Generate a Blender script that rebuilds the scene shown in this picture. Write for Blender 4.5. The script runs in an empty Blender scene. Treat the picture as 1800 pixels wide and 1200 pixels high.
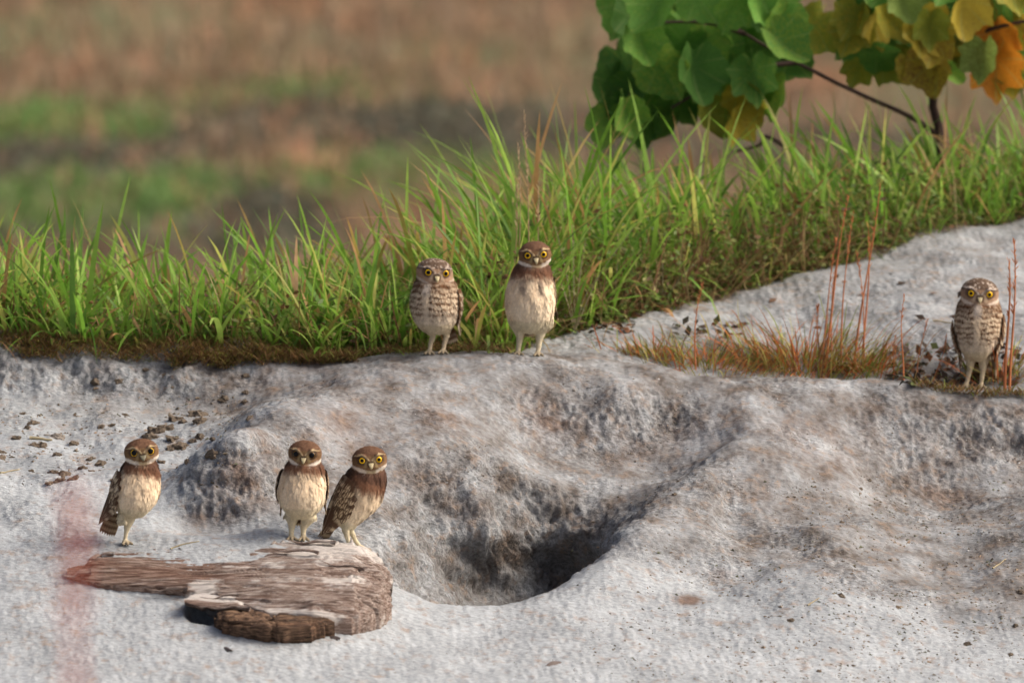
import bpy, math, random
import numpy as np
from mathutils import Vector, Matrix
random.seed(7); rng = np.random.default_rng(7)
R = math.radians
scene = bpy.context.scene
C = scene.collection
# ------------------------------------------------------------------ camera
PITCH = R(8.0); DIST = 14.14
CAM = np.array([0.0, -DIST*math.cos(PITCH), DIST*math.sin(PITCH)])
S = 800.0                                   # photo pixels per metre at DIST
cd = bpy.data.cameras.new('camera'); cam = bpy.data.objects.new('camera', cd); C.objects.link(cam)
cam.location = CAM; cam.rotation_euler = (math.pi/2-PITCH, 0, 0)
cd.sensor_width = 36; cd.lens = 36*DIST/(1800/S); cd.clip_start = .1; cd.clip_end = 3000
cd.dof.use_dof = True; cd.dof.focus_distance = 13.5; cd.dof.aperture_fstop = cd.lens/1000/0.056
scene.camera = cam
# ------------------------------------------------------------------ sky and sun
SUN_EL, SUN_AZ = R(40), R(92)              # azimuth clockwise from +Y (away from the camera)
w = bpy.data.worlds.new('World'); scene.world = w; w.use_nodes = True
nt = w.node_tree; bg = nt.nodes['Background']
sky = nt.nodes.new('ShaderNodeTexSky'); sky.sky_type = 'NISHITA'; sky.sun_disc = False
sky.sun_elevation = SUN_EL; sky.sun_rotation = SUN_AZ; sky.air_density = .45; sky.dust_density = 9.0; sky.ozone_density = 0.2
nt.links.new(sky.outputs[0], bg.inputs[0]); bg.inputs[1].default_value = 0.15
sl = bpy.data.lights.new('sun', 'SUN'); sl.energy = 1.25; sl.angle = R(40); sl.color = (1, .92, .80)
so = bpy.data.objects.new('sun', sl); C.objects.link(so)
sd = Vector((math.sin(SUN_AZ)*math.cos(SUN_EL), math.cos(SUN_AZ)*math.cos(SUN_EL), math.sin(SUN_EL)))
so.rotation_euler = sd.to_track_quat('Z', 'Y').to_euler(); so.location = (3, -6, 6)
vs = scene.view_settings; vs.view_transform = 'Standard'; vs.look = 'None'; vs.exposure = 0.26; vs.gamma = 1
scene.render.engine = 'CYCLES'
# ------------------------------------------------------------------ helpers
def lin(r, g, b):
    f = lambda c: (c/12.92 if c <= .04045 else ((c+.055)/1.055)**2.4)
    return np.array([f(r/255), f(g/255), f(b/255)])
def smooth(a, b, x):
    t = np.clip((x-a)/(b-a), 0, 1); return t*t*(3-2*t)
_perm = np.random.default_rng(3).permutation(512).astype(np.int64); _perm = np.concatenate([_perm, _perm, _perm])
_grad = np.random.default_rng(4).normal(size=(512, 3)); _grad /= np.linalg.norm(_grad, axis=1)[:, None]
def perlin(P):
    P = np.asarray(P, float); I = np.floor(P).astype(np.int64); F = P-I; I &= 511
    U = F*F*F*(F*(F*6-15)+10); out = 0
    for dx in (0, 1):
        wx = U[..., 0] if dx else 1-U[..., 0]
        for dy in (0, 1):
            wy = U[..., 1] if dy else 1-U[..., 1]
            for dz in (0, 1):
                wz = U[..., 2] if dz else 1-U[..., 2]
                h = _perm[_perm[_perm[(I[..., 0]+dx) & 511]+((I[..., 1]+dy) & 511)]+((I[..., 2]+dz) & 511)]
                g = _grad[h & 511]
                out = out+wx*wy*wz*(g[..., 0]*(F[..., 0]-dx)+g[..., 1]*(F[..., 1]-dy)+g[..., 2]*(F[..., 2]-dz))
    return out*1.6
def fbm(P, octv=3):
    s = 0; a = 1
    for k in range(octv): s = s+a*perlin(P*(2.03**k)+17.3*k); a *= .5
    return s
def pix(px, py, y):                          # point at depth y seen at photo pixel px,py
    v0 = (600-py)/S/DIST; u0 = (px-900)/S/DIST
    cp, sp = math.cos(PITCH), math.sin(PITCH)
    # ray dir = fwd + u0*right + v0*up
    dy = cp+v0*sp; dz = -sp+v0*cp
    t = (y-CAM[1])/dy
    return np.array([u0*t, y, CAM[2]+t*dz])
def mesh_obj(name, V, F, mat, parent=None, col=None, smooth_shade=True, loc=None):
    me = bpy.data.meshes.new(name)
    V = np.ascontiguousarray(V, np.float32)
    if isinstance(F, np.ndarray):
        k = F.shape[1]; n = len(F)
        me.vertices.add(len(V)); me.vertices.foreach_set('co', V.ravel())
        me.loops.add(n*k); me.loops.foreach_set('vertex_index', np.ascontiguousarray(F, np.int32).ravel())
        me.polygons.add(n); me.polygons.foreach_set('loop_start', np.arange(0, n*k, k, dtype=np.int32))
        me.update(calc_edges=True)
    else:
        me.from_pydata([tuple(map(float, v)) for v in V], [], [tuple(map(int, f)) for f in F]); me.update()
    me.polygons.foreach_set('use_smooth', np.full(len(me.polygons), smooth_shade))
    if col is not None:
        a = me.color_attributes.new('Col', 'FLOAT_COLOR', 'POINT')
        c4 = np.ones((len(V), 4), np.float32); c4[:, :3] = col; a.data.foreach_set('color', c4.ravel())
    me.materials.append(mat)
    o = bpy.data.objects.new(name, me); C.objects.link(o)
    if parent: o.parent = parent
    if loc is not None: o.location = loc
    return o
def tag(o, label=None, cat=None, group=None, kind=None):
    for k, v in (('label', label), ('category', cat), ('group', group), ('kind', kind)):
        if v: o[k] = v
    return o
def empty(name, loc):
    o = bpy.data.objects.new(name, None); o.empty_display_size = .05; o.location = loc; C.objects.link(o); return o
def mat(name, rough=.85, attr=True, color=(.5, .5, .5), var=.25, nscale=60, bump=0, bscale=300, trans=0, spec=.3, coat=0):
    m = bpy.data.materials.new(name); m.use_nodes = True; n = m.node_tree.nodes; L = m.node_tree.links
    b = n['Principled BSDF']; b.inputs['Roughness'].default_value = rough; b.inputs['Specular IOR Level'].default_value = spec
    if coat: b.inputs['Coat Weight'].default_value = coat; b.inputs['Coat Roughness'].default_value = .05
    tc = n.new('ShaderNodeTexCoord')
    nz = n.new('ShaderNodeTexNoise'); nz.inputs['Scale'].default_value = nscale; nz.inputs['Detail'].default_value = 5
    L.new(tc.outputs['Object'], nz.inputs['Vector'])
    mr = n.new('ShaderNodeMapRange'); mr.inputs[1].default_value = .3; mr.inputs[2].default_value = .7
    mr.inputs[3].default_value = 1-var; mr.inputs[4].default_value = 1+var
    L.new(nz.outputs[0], mr.inputs[0])
    mx = n.new('ShaderNodeMix'); mx.data_type = 'RGBA'; mx.blend_type = 'MULTIPLY'; mx.inputs[0].default_value = 1
    if attr:
        at = n.new('ShaderNodeAttribute'); at.attribute_name = 'Col'; L.new(at.outputs['Color'], mx.inputs[6])
    else: mx.inputs[6].default_value = (*color, 1)
    L.new(mr.outputs[0], mx.inputs[7]); L.new(mx.outputs[2], b.inputs['Base Color'])
    if bump:
        nb = n.new('ShaderNodeTexNoise'); nb.inputs['Scale'].default_value = bscale; nb.inputs['Detail'].default_value = 6
        L.new(tc.outputs['Object'], nb.inputs['Vector'])
        bp = n.new('ShaderNodeBump'); bp.inputs['Strength'].default_value = 1; bp.inputs['Distance'].default_value = bump
        L.new(nb.outputs[0], bp.inputs['Height']); L.new(bp.outputs[0], b.inputs['Normal'])
    if trans:
        tr = n.new('ShaderNodeBsdfTranslucent'); L.new(mx.outputs[2], tr.inputs[0])
        ms = n.new('ShaderNodeMixShader'); ms.inputs[0].default_value = trans
        L.new(b.outputs[0], ms.inputs[1]); L.new(tr.outputs[0], ms.inputs[2]); L.new(ms.outputs[0], n['Material Output'].inputs[0])
    return m
# ------------------------------------------------------------------ the ground: control points (photo pixel, depth) and world points
VIS = [(-250,622,0),(0,622,0),(150,630,0),(300,634,0),(450,638,0),(560,636,0),(650,630,0),(750,624,0),(850,622,0),(950,628,.02),(1050,636,.02),
 (1150,648,0),(1250,660,0),(1350,668,0),(1450,672,0),(1550,676,0),(1620,682,0),(1700,690,0),(1800,696,0),(2050,705,0),
 (960,606,.3),(1100,575,.45),(1250,535,.7),(1400,490,.9),(1550,455,1.05),(1620,420,1.2),(1800,388,1.35),(2050,375,1.4),
 (1250,620,.33),(1400,560,.6),(1600,560,.55),(1750,600,.42),(1750,480,.95),(2050,500,.9),
 (-250,680,-.05),(0,680,-.05),(150,684,-.05),(300,690,-.05),(450,688,-.07),(-250,730,-.2),(0,730,-.2),(200,730,-.2),(380,735,-.22),
 (-250,800,-.5),(0,800,-.5),(150,800,-.5),(300,795,-.5),(350,810,-.56),(-250,870,-.78),(0,870,-.78),(150,870,-.78),(290,880,-.8),
 (-250,950,-1.02),(0,950,-1.02),(150,950,-1.03),(300,945,-1.0),(420,938,-.97),(500,932,-.95),
 (-250,1050,-1.3),(0,1050,-1.3),(200,1040,-1.28),(400,1040,-1.28),(600,1040,-1.24),
 (-250,1200,-1.7),(0,1200,-1.7),(250,1200,-1.7),(500,1200,-1.66),(750,1200,-1.6),(900,1200,-1.58),(1100,1200,-1.55),(1300,1200,-1.5),(1550,1200,-1.42),(1800,1200,-1.35),(2050,1200,-1.3),
 (700,1100,-1.33),(850,1110,-1.28),(1000,1100,-1.26),
 (640,648,-.1),(560,692,-.35),(500,722,-.52),(440,762,-.72),(409,805,-.79),(398,905,-.85),(480,912,-.88),(335,898,-.84),
 (750,680,-.25),(650,720,-.4),(600,760,-.52),(550,820,-.66),(520,880,-.77),(700,800,-.55),(680,880,-.7),(640,930,-.84),(720,950,-.8),(720,1010,-.87),
 (850,680,-.2),(850,740,-.32),(850,800,-.47),(850,860,-.55),(850,920,-.61),(850,980,-.625),(850,1040,-.635),
 (960,680,-.14),(960,740,-.21),(960,795,-.30),(960,830,-.38),(960,880,-.48),(960,940,-.52),(960,1010,-.52),
 (1100,690,-.14),(1100,760,-.21),(1100,815,-.29),(1100,848,-.37),(1070,900,-.5),(1060,950,-.55),
 (1230,700,-.12),(1225,760,-.2),(1215,815,-.30),(1200,838,-.36),
 (700,1035,-1.05),(760,1060,-1.08),(850,1066,-1.1),(950,1050,-1.05),(1040,1000,-.95),(1110,925,-.78),(1180,872,-.6),
 (1310,720,-.175),(1275,790,-.35),(1320,800,-.4),(1250,840,-.52),(1290,870,-.54),(1290,930,-.64),(1285,968,-.8),(1250,1010,-.9),(1150,1000,-.92),(1100,1070,-1.13),
 (1450,720,-.12),(1450,780,-.24),(1450,850,-.42),(1450,930,-.68),(1450,1050,-1.08),
 (1640,740,-.08),(1640,800,-.15),(1650,870,-.23),(1640,912,-.40),(1640,1000,-.75),(1640,1100,-1.12),
 (1800,760,-.08),(1800,820,-.14),(1800,872,-.32),(1800,960,-.68),(1800,1080,-1.05),(2050,820,-.2),(2050,960,-.65)]
WLD = [(-1.5,.15,-.045),(-.9,.15,-.045),(-.4,.15,-.05),(-1.5,.5,-.05),(-.9,.5,-.05),(-.4,.5,-.05),(-1.5,1,-.1),(-.8,1,-.1),(-.2,1,-.08),
 (-1.5,1.9,-.3),(-.6,1.9,-.25),(.2,1.9,-.12),(1,2,.02),(1.6,2,.06),(0,.2,-.065),(-.1,.5,-.04),(.4,.15,-.1),(.7,.15,-.125),(1,.15,-.15),(1.3,.15,-.16),
 (.4,1.1,.0),(.8,1.4,.05),(-.1,-.84,-.52),(-.17,-.9,-.46),(0,-.76,-.54),(.08,-.7,-.53),(.15,-.63,-.48),(-.06,-1.0,-.44),(.06,-.93,-.43),(.14,-.82,-.40),(.2,-.68,-.36),
 (-1.5,-2.5,-.55),(-.5,-2.5,-.58),(.5,-2.5,-.62),(1.5,-2.5,-.66),(-1.5,-3.5,-.62),(0,-3.5,-.66),(1.5,-3.5,-.7)]
CP = np.array([pix(*p) for p in VIS]+[np.array(p, float) for p in WLD])
FIELD = 6.0                                   # how far below the crest the field lies
def _k(r2): return np.where(r2 > 1e-12, .5*r2*np.log(np.maximum(r2, 1e-12)), 0)
n_ = len(CP); A = np.zeros((n_+3, n_+3)); d2 = ((CP[:, None, :2]-CP[None, :, :2])**2).sum(-1)
A[:n_, :n_] = _k(d2)+np.eye(n_)*1e-4; A[:n_, n_] = 1; A[:n_, n_+1:] = CP[:, :2]; A[n_:, :n_] = A[:n_, n_:].T
TPS = np.linalg.solve(A, np.concatenate([CP[:, 2], [0, 0, 0]]))
def tps(x, y):
    o = np.zeros_like(x)
    for i in range(n_): o += TPS[i]*_k((x-CP[i, 0])**2+(y-CP[i, 1])**2)
    return o+TPS[n_]+TPS[n_+1]*x+TPS[n_+2]*y
def axis(lo, hi, step, flo, fhi, n0, n1):
    a = np.arange(lo, hi, step)
    g0 = lo-(lo-flo)*(np.linspace(0, 1, n0+1)[1:]**3)[::-1]; g1 = a[-1]+(fhi-a[-1])*np.linspace(0, 1, n1+1)[1:]**3
    return np.concatenate([g0, a, g1])
GX = axis(-1.30, 1.34, .0042, -500, 500, 60, 60); GY = axis(-1.8, 1.45, .0038, -60, 900, 45, 90)
X, Y = np.meshgrid(GX, GY, indexing='ij')
cx, cy = np.clip(X, -1.6, 1.7), np.clip(Y, -3.2, 2.0)
ZN = tps(cx, cy)
# beyond the mound the bank falls to a lower field; in front it levels out
drop = smooth(1.5, 26, Y); edge = smooth(0, 1, (np.abs(X)-1.5)/4)
Z = ZN*(1-.6*edge)*(1-drop)+drop*(-FIELD+.12*perlin(np.stack([X*.15, Y*.12, X*0], -1)))
P = np.stack([X, Y, Z], -1)
def normals(P):
    a = np.gradient(P, axis=0); b = np.gradient(P, axis=1); n = np.cross(a, b)
    return n/np.maximum(np.linalg.norm(n, axis=-1, keepdims=True), 1e-12)
N = normals(P); steep = 1-N[..., 2]
near = smooth(2.4, 1.45, np.abs(X))*smooth(-2.6, -1.9, Y)*smooth(2.4, 1.5, Y)
ni, nj = near.shape; msk = near > 0
Pm, Nm = P[msk], N[msk]; st = steep[msk]
# how broken the surface is: scarps rough, trodden sand smooth
patch = smooth(-.15, .5, fbm(Pm*[5, 5, 7]+3.1, 3))
mid = smooth(-1.2, -.9, Pm[:, 1])
rough = np.clip(.14+.22*patch*mid+1.15*smooth(.10, .42, st), 0, 1.25)
q = Pm.copy(); q[:, 2] *= 1.4
sx = Pm @ np.array([[1, .5, 0], [0, .35, 0], [.35, .25, 1.]])     # streaks running down to the left
disp = .011*fbm(Pm*7, 2)*(.25+.75*mid) + rough*(.010*fbm(q*[14, 8, 10], 2)-.011*(np.abs(perlin(q*[34, 20, 24]))-.3)-.0075*(np.abs(perlin(q*[70, 45, 60]))-.3)+.0032*perlin(q*[150, 110, 130])) + .0019*perlin(sx*[120, 60, 90])*(.7+rough) + .0016*(np.abs(perlin(q*[190, 150, 170]))-.3)*(.35+rough) + .0022*(np.abs(perlin(sx*[55, 26, 40]+9))-.3)*(.5+rough)
# undercut layers and small slumps on the scarps
disp += rough*.005*np.sign(perlin(q*[6, 6, 26]+5))*np.abs(perlin(q*[6, 6, 26]+5))**.6*smooth(.12, .35, st)
NP = Pm+Nm*(disp*near[msk])[:, None]
# the burrow: tunnel driven back into the wall of the pit
tc_ = pix(930, 1005, -.60); ax = np.array([.18, 1, -.25]); ax /= np.linalg.norm(ax)
rel = Pm-tc_; rad = np.sqrt((rel[:, 0]/.23)**2+((rel[:, 2]+.02)/.085)**2)
rad = rad*(1+.15*perlin(Pm*[16, 16, 20]))
bore = smooth(1.25, .2, rad)*smooth(-.2, -.08, rel[:, 1])*smooth(.2, .02, rel[:, 1])
NP += ax*(bore*.125)[:, None]
# hollow beneath the log
hl = pix(368, 1070, -1.365); rr = np.sqrt(((Pm[:, 0]-hl[0])/.052)**2+((Pm[:, 1]-hl[1])/.06)**2)
NP[:, 2] -= .06*smooth(1.0, .7, rr)
P[msk] = NP
GZ = P[..., 2].copy()
def H(x, y):
    x = np.atleast_1d(np.asarray(x, float)); y = np.atleast_1d(np.asarray(y, float))
    i = np.clip(np.searchsorted(GX, x)-1, 0, len(GX)-2); j = np.clip(np.searchsorted(GY, y)-1, 0, len(GY)-2)
    fx = (x-GX[i])/(GX[i+1]-GX[i]); fy = (y-GY[j])/(GY[j+1]-GY[j])
    return (GZ[i, j]*(1-fx)+GZ[i+1, j]*fx)*(1-fy)+(GZ[i, j+1]*(1-fx)+GZ[i+1, j+1]*fx)*fy
def hit(px, py, t0=11.5, t1=18.5):            # where the sight line of a photo pixel meets the ground
    v0 = (600-py)/S/DIST; u0 = (px-900)/S/DIST; cp, sp = math.cos(PITCH), math.sin(PITCH)
    d = np.array([u0, cp+v0*sp, -sp+v0*cp]); t = np.arange(t0, t1, .004); Q = CAM+t[:, None]*d
    b = Q[:, 2] < H(Q[:, 0], Q[:, 1]); k = int(np.argmax(b)) if b.any() else len(t)-1
    return Q[k]
# soil colours: pale dry sand, damp brown earth bared by digging, painted shade about the burrow, field soil far behind
damp_shade = np.zeros(X.shape); red = np.zeros(X.shape)
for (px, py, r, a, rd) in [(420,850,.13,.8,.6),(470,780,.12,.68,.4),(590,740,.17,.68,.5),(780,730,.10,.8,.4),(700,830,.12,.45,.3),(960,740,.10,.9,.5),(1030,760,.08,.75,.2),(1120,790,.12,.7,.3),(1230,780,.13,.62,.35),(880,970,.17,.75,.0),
        (960,860,.14,.6,.0),(1330,850,.13,.6,.2),(1420,780,.16,.55,.45),(1650,860,.11,.9,.4),(1620,780,.14,.55,.3),(1760,790,.16,.6,.2),(1560,760,.12,.5,.3),(1210,1055,.035,1.1,1),(1270,1010,.05,.5,.6),(560,670,.22,.58,.4),(200,680,.3,.38,.2),(1000,985,.17,.7,0),(1090,900,.1,.6,0),(380,905,.1,.6,.5),(800,870,.12,.35,.2)]:  # grey patches at the burrow mouth: dark subsoil with the pit's shade painted in
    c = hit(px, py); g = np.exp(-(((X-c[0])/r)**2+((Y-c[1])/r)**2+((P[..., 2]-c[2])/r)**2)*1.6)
    damp_shade = np.maximum(damp_shade, 1.05*a*g); red = np.maximum(red, rd*g)
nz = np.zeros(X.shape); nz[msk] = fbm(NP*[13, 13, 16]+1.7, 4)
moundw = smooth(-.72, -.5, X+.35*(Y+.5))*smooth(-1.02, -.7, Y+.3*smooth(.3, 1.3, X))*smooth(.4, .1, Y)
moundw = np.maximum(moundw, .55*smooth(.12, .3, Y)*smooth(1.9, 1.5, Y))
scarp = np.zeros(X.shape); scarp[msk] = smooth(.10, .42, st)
damp_shade = np.clip(np.maximum(np.maximum(damp_shade, .6*moundw), .5*scarp)*(1.0+.6*nz)+.08*nz, 0, 1)
fine = np.zeros(X.shape); fine[msk] = fbm(NP*[60, 60, 75]+6.1, 3); damp_shade = np.clip(damp_shade+.22*fine*(.25+damp_shade), 0, 1)
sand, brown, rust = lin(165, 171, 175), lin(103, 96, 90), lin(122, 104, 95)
col = sand+(brown*(1-red[..., None])+rust*red[..., None]-sand)*damp_shade[..., None]
fw = smooth(1.6, 4, Y)+smooth(2.5, 6, np.abs(X))*smooth(-3, 1, Y); fw = np.clip(fw, 0, 1)
fn = perlin(np.stack([X*.35, Y*.25, X*0+4], -1)); fs = lin(112, 98, 78)+(lin(96, 104, 72)-lin(112, 98, 78))*smooth(-.2, .4, fn)[..., None]
col = col*(1-fw[..., None])+fs*fw[..., None]
# earth under the sward: dark humus
def ybound(x):                                 # near edge of the grass, as depth, along x
    return np.interp(x, [-5, -.36, -.26, -.02, .08, .27, .47, .66, .87, .98, 1.24, 1.6, 4], [.05, .05, .12, .16, .36, .52, .74, .92, 1.05, 1.2, 1.35, 1.4, 1.4])
hum = smooth(-.02, .05, Y-ybound(X)+.03*nz)*(1-fw)*.9
col = col*(1-hum[..., None])+lin(96, 82, 60)*hum[..., None]
# litter-stained soil behind the crest on the right
lit = np.clip(smooth(-.05, .45, fbm(np.stack([X*7, Y*5, X*0+8], -1), 3))*smooth(.0, .06, Y)*smooth(.62, .36, Y)*smooth(.2, .45, X), 0, 1)*.4
col = col*(1-lit[..., None])+lin(70, 62, 52)*lit[..., None]
ng = np.arange(ni*nj).reshape(ni, nj)
F = np.stack([ng[:-1, :-1], ng[1:, :-1], ng[1:, 1:], ng[:-1, 1:]], -1).reshape(-1, 4)
def sand_mat():
    m = mat('sandy_soil', .93, True, var=.16, nscale=9, spec=.12); n = m.node_tree.nodes; L = m.node_tree.links
    b = n['Principled BSDF']; tc = n.new('ShaderNodeTexCoord')
    mp = n.new('ShaderNodeMapping'); mp.inputs['Rotation'].default_value = (0, .5, .9); mp.inputs['Scale'].default_value = (1, 1.8, 1.2)
    L.new(tc.outputs['Object'], mp.inputs[0])
    n1 = n.new('ShaderNodeTexNoise'); n1.inputs['Scale'].default_value = 75; n1.inputs['Detail'].default_value = 4; n1.inputs['Roughness'].default_value = .68; L.new(mp.outputs[0], n1.inputs[0])
    n2 = n.new('ShaderNodeTexNoise'); n2.inputs['Scale'].default_value = 30; n2.inputs['Detail'].default_value = 6; n2.inputs['Roughness'].default_value = .7; L.new(tc.outputs['Object'], n2.inputs[0])
    # grain colour: pale and dark grains, brownish flecks
    r1 = n.new('ShaderNodeMapRange'); r1.inputs[1].default_value = .34; r1.inputs[2].default_value = .66; r1.inputs[3].default_value = .58; r1.inputs[4].default_value = 1.34; L.new(n1.outputs[0], r1.inputs[0])
    prev = b.inputs['Base Color'].links[0].from_socket
    m1 = n.new('ShaderNodeMix'); m1.data_type = 'RGBA'; m1.blend_type = 'MULTIPLY'; m1.inputs[0].default_value = 1; L.new(prev, m1.inputs[6]); L.new(r1.outputs[0], m1.inputs[7])
    r2 = n.new('ShaderNodeMapRange'); r2.inputs[1].default_value = .54; r2.inputs[2].default_value = .66; r2.inputs[3].default_value = 0; r2.inputs[4].default_value = .6; L.new(n2.outputs[0], r2.inputs[0])
    m2 = n.new('ShaderNodeMix'); m2.data_type = 'RGBA'; L.new(r2.outputs[0], m2.inputs[0]); L.new(m1.outputs[2], m2.inputs[6]); m2.inputs[7].default_value = (*lin(150, 130, 112), 1)
    vo = n.new('ShaderNodeTexVoronoi'); vo.inputs['Scale'].default_value = 95; L.new(mp.outputs[0], vo.inputs[0])
    r3 = n.new('ShaderNodeMapRange'); r3.inputs[1].default_value = .16; r3.inputs[2].default_value = .08; r3.inputs[3].default_value = 0; r3.inputs[4].default_value = 1; L.new(vo.outputs['Distance'], r3.inputs[0])
    sc = n.new('ShaderNodeSeparateColor'); L.new(vo.outputs['Color'], sc.inputs[0])
    gt = n.new('ShaderNodeMath'); gt.operation = 'GREATER_THAN'; gt.inputs[1].default_value = .86; L.new(sc.outputs[0], gt.inputs[0])
    mu = n.new('ShaderNodeMath'); mu.operation = 'MULTIPLY'; L.new(gt.outputs[0], mu.inputs[0]); L.new(r3.outputs[0], mu.inputs[1])
    m3 = n.new('ShaderNodeMix'); m3.data_type = 'RGBA'; L.new(mu.outputs[0], m3.inputs[0]); L.new(m2.outputs[2], m3.inputs[6]); m3.inputs[7].default_value = (*lin(88, 78, 66), 1)
    L.new(m3.outputs[2], b.inputs['Base Color'])
    ad = n.new('ShaderNodeMath'); ad.operation = 'MULTIPLY_ADD'; ad.inputs[1].default_value = .45; L.new(n2.outputs[0], ad.inputs[0]); L.new(n1.outputs[0], ad.inputs[2])
    bp = n.new('ShaderNodeBump'); bp.inputs['Strength'].default_value = .9; bp.inputs['Distance'].default_value = .0075
    ro = n.new('ShaderNodeAttribute'); ro.attribute_name = 'Rough'; mb = n.new('ShaderNodeMath'); mb.operation = 'MULTIPLY'; L.new(ad.outputs[0], mb.inputs[0]); L.new(ro.outputs['Fac'], mb.inputs[1]); L.new(ro.outputs['Fac'], m1.inputs[0])
    L.new(mb.outputs[0], bp.inputs['Height']); L.new(bp.outputs[0], b.inputs['Normal'])
    return m
M_SAND = sand_mat()
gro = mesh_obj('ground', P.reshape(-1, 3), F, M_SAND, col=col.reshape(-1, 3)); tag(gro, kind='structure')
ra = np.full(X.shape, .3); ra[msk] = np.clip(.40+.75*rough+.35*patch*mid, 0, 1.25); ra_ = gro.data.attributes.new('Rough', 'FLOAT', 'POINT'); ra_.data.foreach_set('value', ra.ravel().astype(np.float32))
# ------------------------------------------------------------------ owls
def surface_nets(f, org, h):
    s = (f < 0).astype(np.int8); nx, ny, nz = f.shape
    c = sum(s[i:nx-1+i, j:ny-1+j, k:nz-1+k] for i in (0, 1) for j in (0, 1) for k in (0, 1))
    act = np.argwhere((c > 0) & (c < 8)); idx = -np.ones(c.shape, np.int64); idx[tuple(act.T)] = np.arange(len(act))
    acc = np.zeros((len(act), 3)); cnt = np.zeros(len(act))
    cor = [(i, j, k) for i in (0, 1) for j in (0, 1) for k in (0, 1)]
    for a in cor:
        for d in range(3):
            if a[d]: continue
            b = list(a); b[d] = 1
            fa = f[tuple((act+a).T)]; fb = f[tuple((act+b).T)]; cr = (fa < 0) != (fb < 0)
            t = np.where(cr, fa/np.where(cr, fa-fb, 1), 0); p = np.tile(np.array(a, float), (len(act), 1)); p[:, d] += t
            acc += p*cr[:, None]; cnt += cr
    V = org+h*(act+acc/cnt[:, None]); Q = []
    for d in range(3):
        e, g = (d+1) % 3, (d+2) % 3
        lo = [slice(None)]*3; hi = [slice(None)]*3; lo[d] = slice(0, -1); hi[d] = slice(1, None)
        A_, B_ = s[tuple(lo)], s[tuple(hi)]; E = np.argwhere(A_ != B_)
        ok = (E[:, e] > 0) & (E[:, g] > 0) & (E[:, e] < f.shape[e]-1) & (E[:, g] < f.shape[g]-1); E = E[ok]
        def at(de, dg):
            q = E.copy(); q[:, e] += de; q[:, g] += dg; return idx[tuple(q.T)]
        qd = np.stack([at(-1, -1), at(0, -1), at(0, 0), at(-1, 0)], 1); fl = A_[tuple(E.T)] == 0
        qd[fl] = qd[fl][:, ::-1]; Q.append(qd)
    return V, np.concatenate(Q)
def smin(a, b, k):
    h = np.clip(.5+.5*(b-a)/k, 0, 1); return b+(a-b)*h-k*h*(1-h)
def sd_cone(P, a, b, ra, rb):
    ab = b-a; t = np.clip(((P-a) @ ab)/(ab @ ab), 0, 1)
    return np.linalg.norm(P-a-t[:, None]*ab, axis=1)-(ra+(rb-ra)*t)
def sd_ell(P, c, Rm, r):
    q = ((P-c) @ Rm)/r; k0 = np.linalg.norm(q, axis=1); k1 = np.linalg.norm(q/r, axis=1)
    return k0*(k0-1)/np.maximum(k1, 1e-9)
def rot(yaw, pitch, roll):                     # columns: right, back, up of a head that faces -y
    return np.array((Matrix.Rotation(R(yaw), 3, 'Z') @ Matrix.Rotation(R(pitch), 3, 'X') @ Matrix.Rotation(R(roll), 3, 'Y')))
M_PLUME = mat('feathers', .9, True, var=.13, nscale=260, bump=.0006, bscale=700, spec=.12)
M_IRIS = mat('yellow_iris', .22, False, lin(238, 190, 16), var=.12, nscale=900, spec=.3)
M_IRIS_SHADE = mat('shaded_iris', .22, False, lin(128, 92, 34), var=.12, nscale=900, spec=.3)  # yellow iris with shade put into its colour, for the square-on owl
M_PUPIL = mat('black_pupil', .35, False, (.004, .004, .005), var=.05, spec=.15)
M_BEAK = mat('horn_beak', .45, False, lin(176, 164, 128), var=.22, nscale=400, spec=.4)
M_BEAKD = mat('dark_horn_beak', .45, False, lin(112, 108, 88), var=.22, nscale=400, spec=.4)
M_CLAW = mat('claw_horn', .5, False, lin(40, 34, 30), spec=.4)
JUV = dict(crown=lin(112, 84, 66), cheek=lin(128, 100, 72), brow=lin(212, 190, 148), lore=lin(150, 132, 96), dark=lin(74, 56, 46), chin=lin(232, 220, 204), collar=lin(92, 68, 56),
           bib=lin(118, 84, 64), belly=lin(238, 216, 184), belly2=lin(242, 224, 194), back=lin(84, 64, 50), spot=lin(214, 194, 160), leg=lin(214, 202, 172))
ADU = dict(crown=lin(104, 86, 72), cheek=lin(160, 132, 108), brow=lin(222, 208, 192), lore=lin(186, 164, 138), dark=lin(84, 64, 52), chin=lin(226, 214, 198), collar=lin(112, 90, 74),
           bib=lin(100, 66, 42), belly=lin(230, 210, 180), belly2=lin(222, 206, 182), back=lin(98, 72, 52), spot=lin(222, 206, 178), leg=lin(206, 190, 160))
def catmull(K, n):
    K = np.asarray(K, float); t = np.linspace(0, len(K)-1, n); i = np.clip(t.astype(int), 0, len(K)-2); f = (t-i)[:, None]
    Kp = np.concatenate([[2*K[0]-K[1]], K, [2*K[-1]-K[-2]]]); a, b, c, d = Kp[i], Kp[i+1], Kp[i+2], Kp[i+3]
    return .5*(2*b+(c-a)*f+(2*a-5*b+4*c-d)*f**2+(3*b-a-3*c+d)*f**3)
def feather(root, dirv, nrm, L, W, droop, cfun, nl=7, nw=5):
    side = np.cross(dirv, nrm); V = []; Cc = []
    for i in range(nl+1):
        t = i/nl; wd = W*.5*min(1, (t*5+.35))*math.sqrt(max(0, 1-t**3.2))
        for j in range(nw):
            u = j/(nw-1)*2-1
            V.append(root+dirv*L*t+nrm*(L*.10*t-droop*t*t-abs(u)*wd*.35)+side*u*wd); Cc.append(cfun(t, u))
    F_ = [(i*nw+j, i*nw+j+1, (i+1)*nw+j+1, (i+1)*nw+j) for i in range(nl) for j in range(nw-1)]
    return V, F_, Cc
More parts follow.
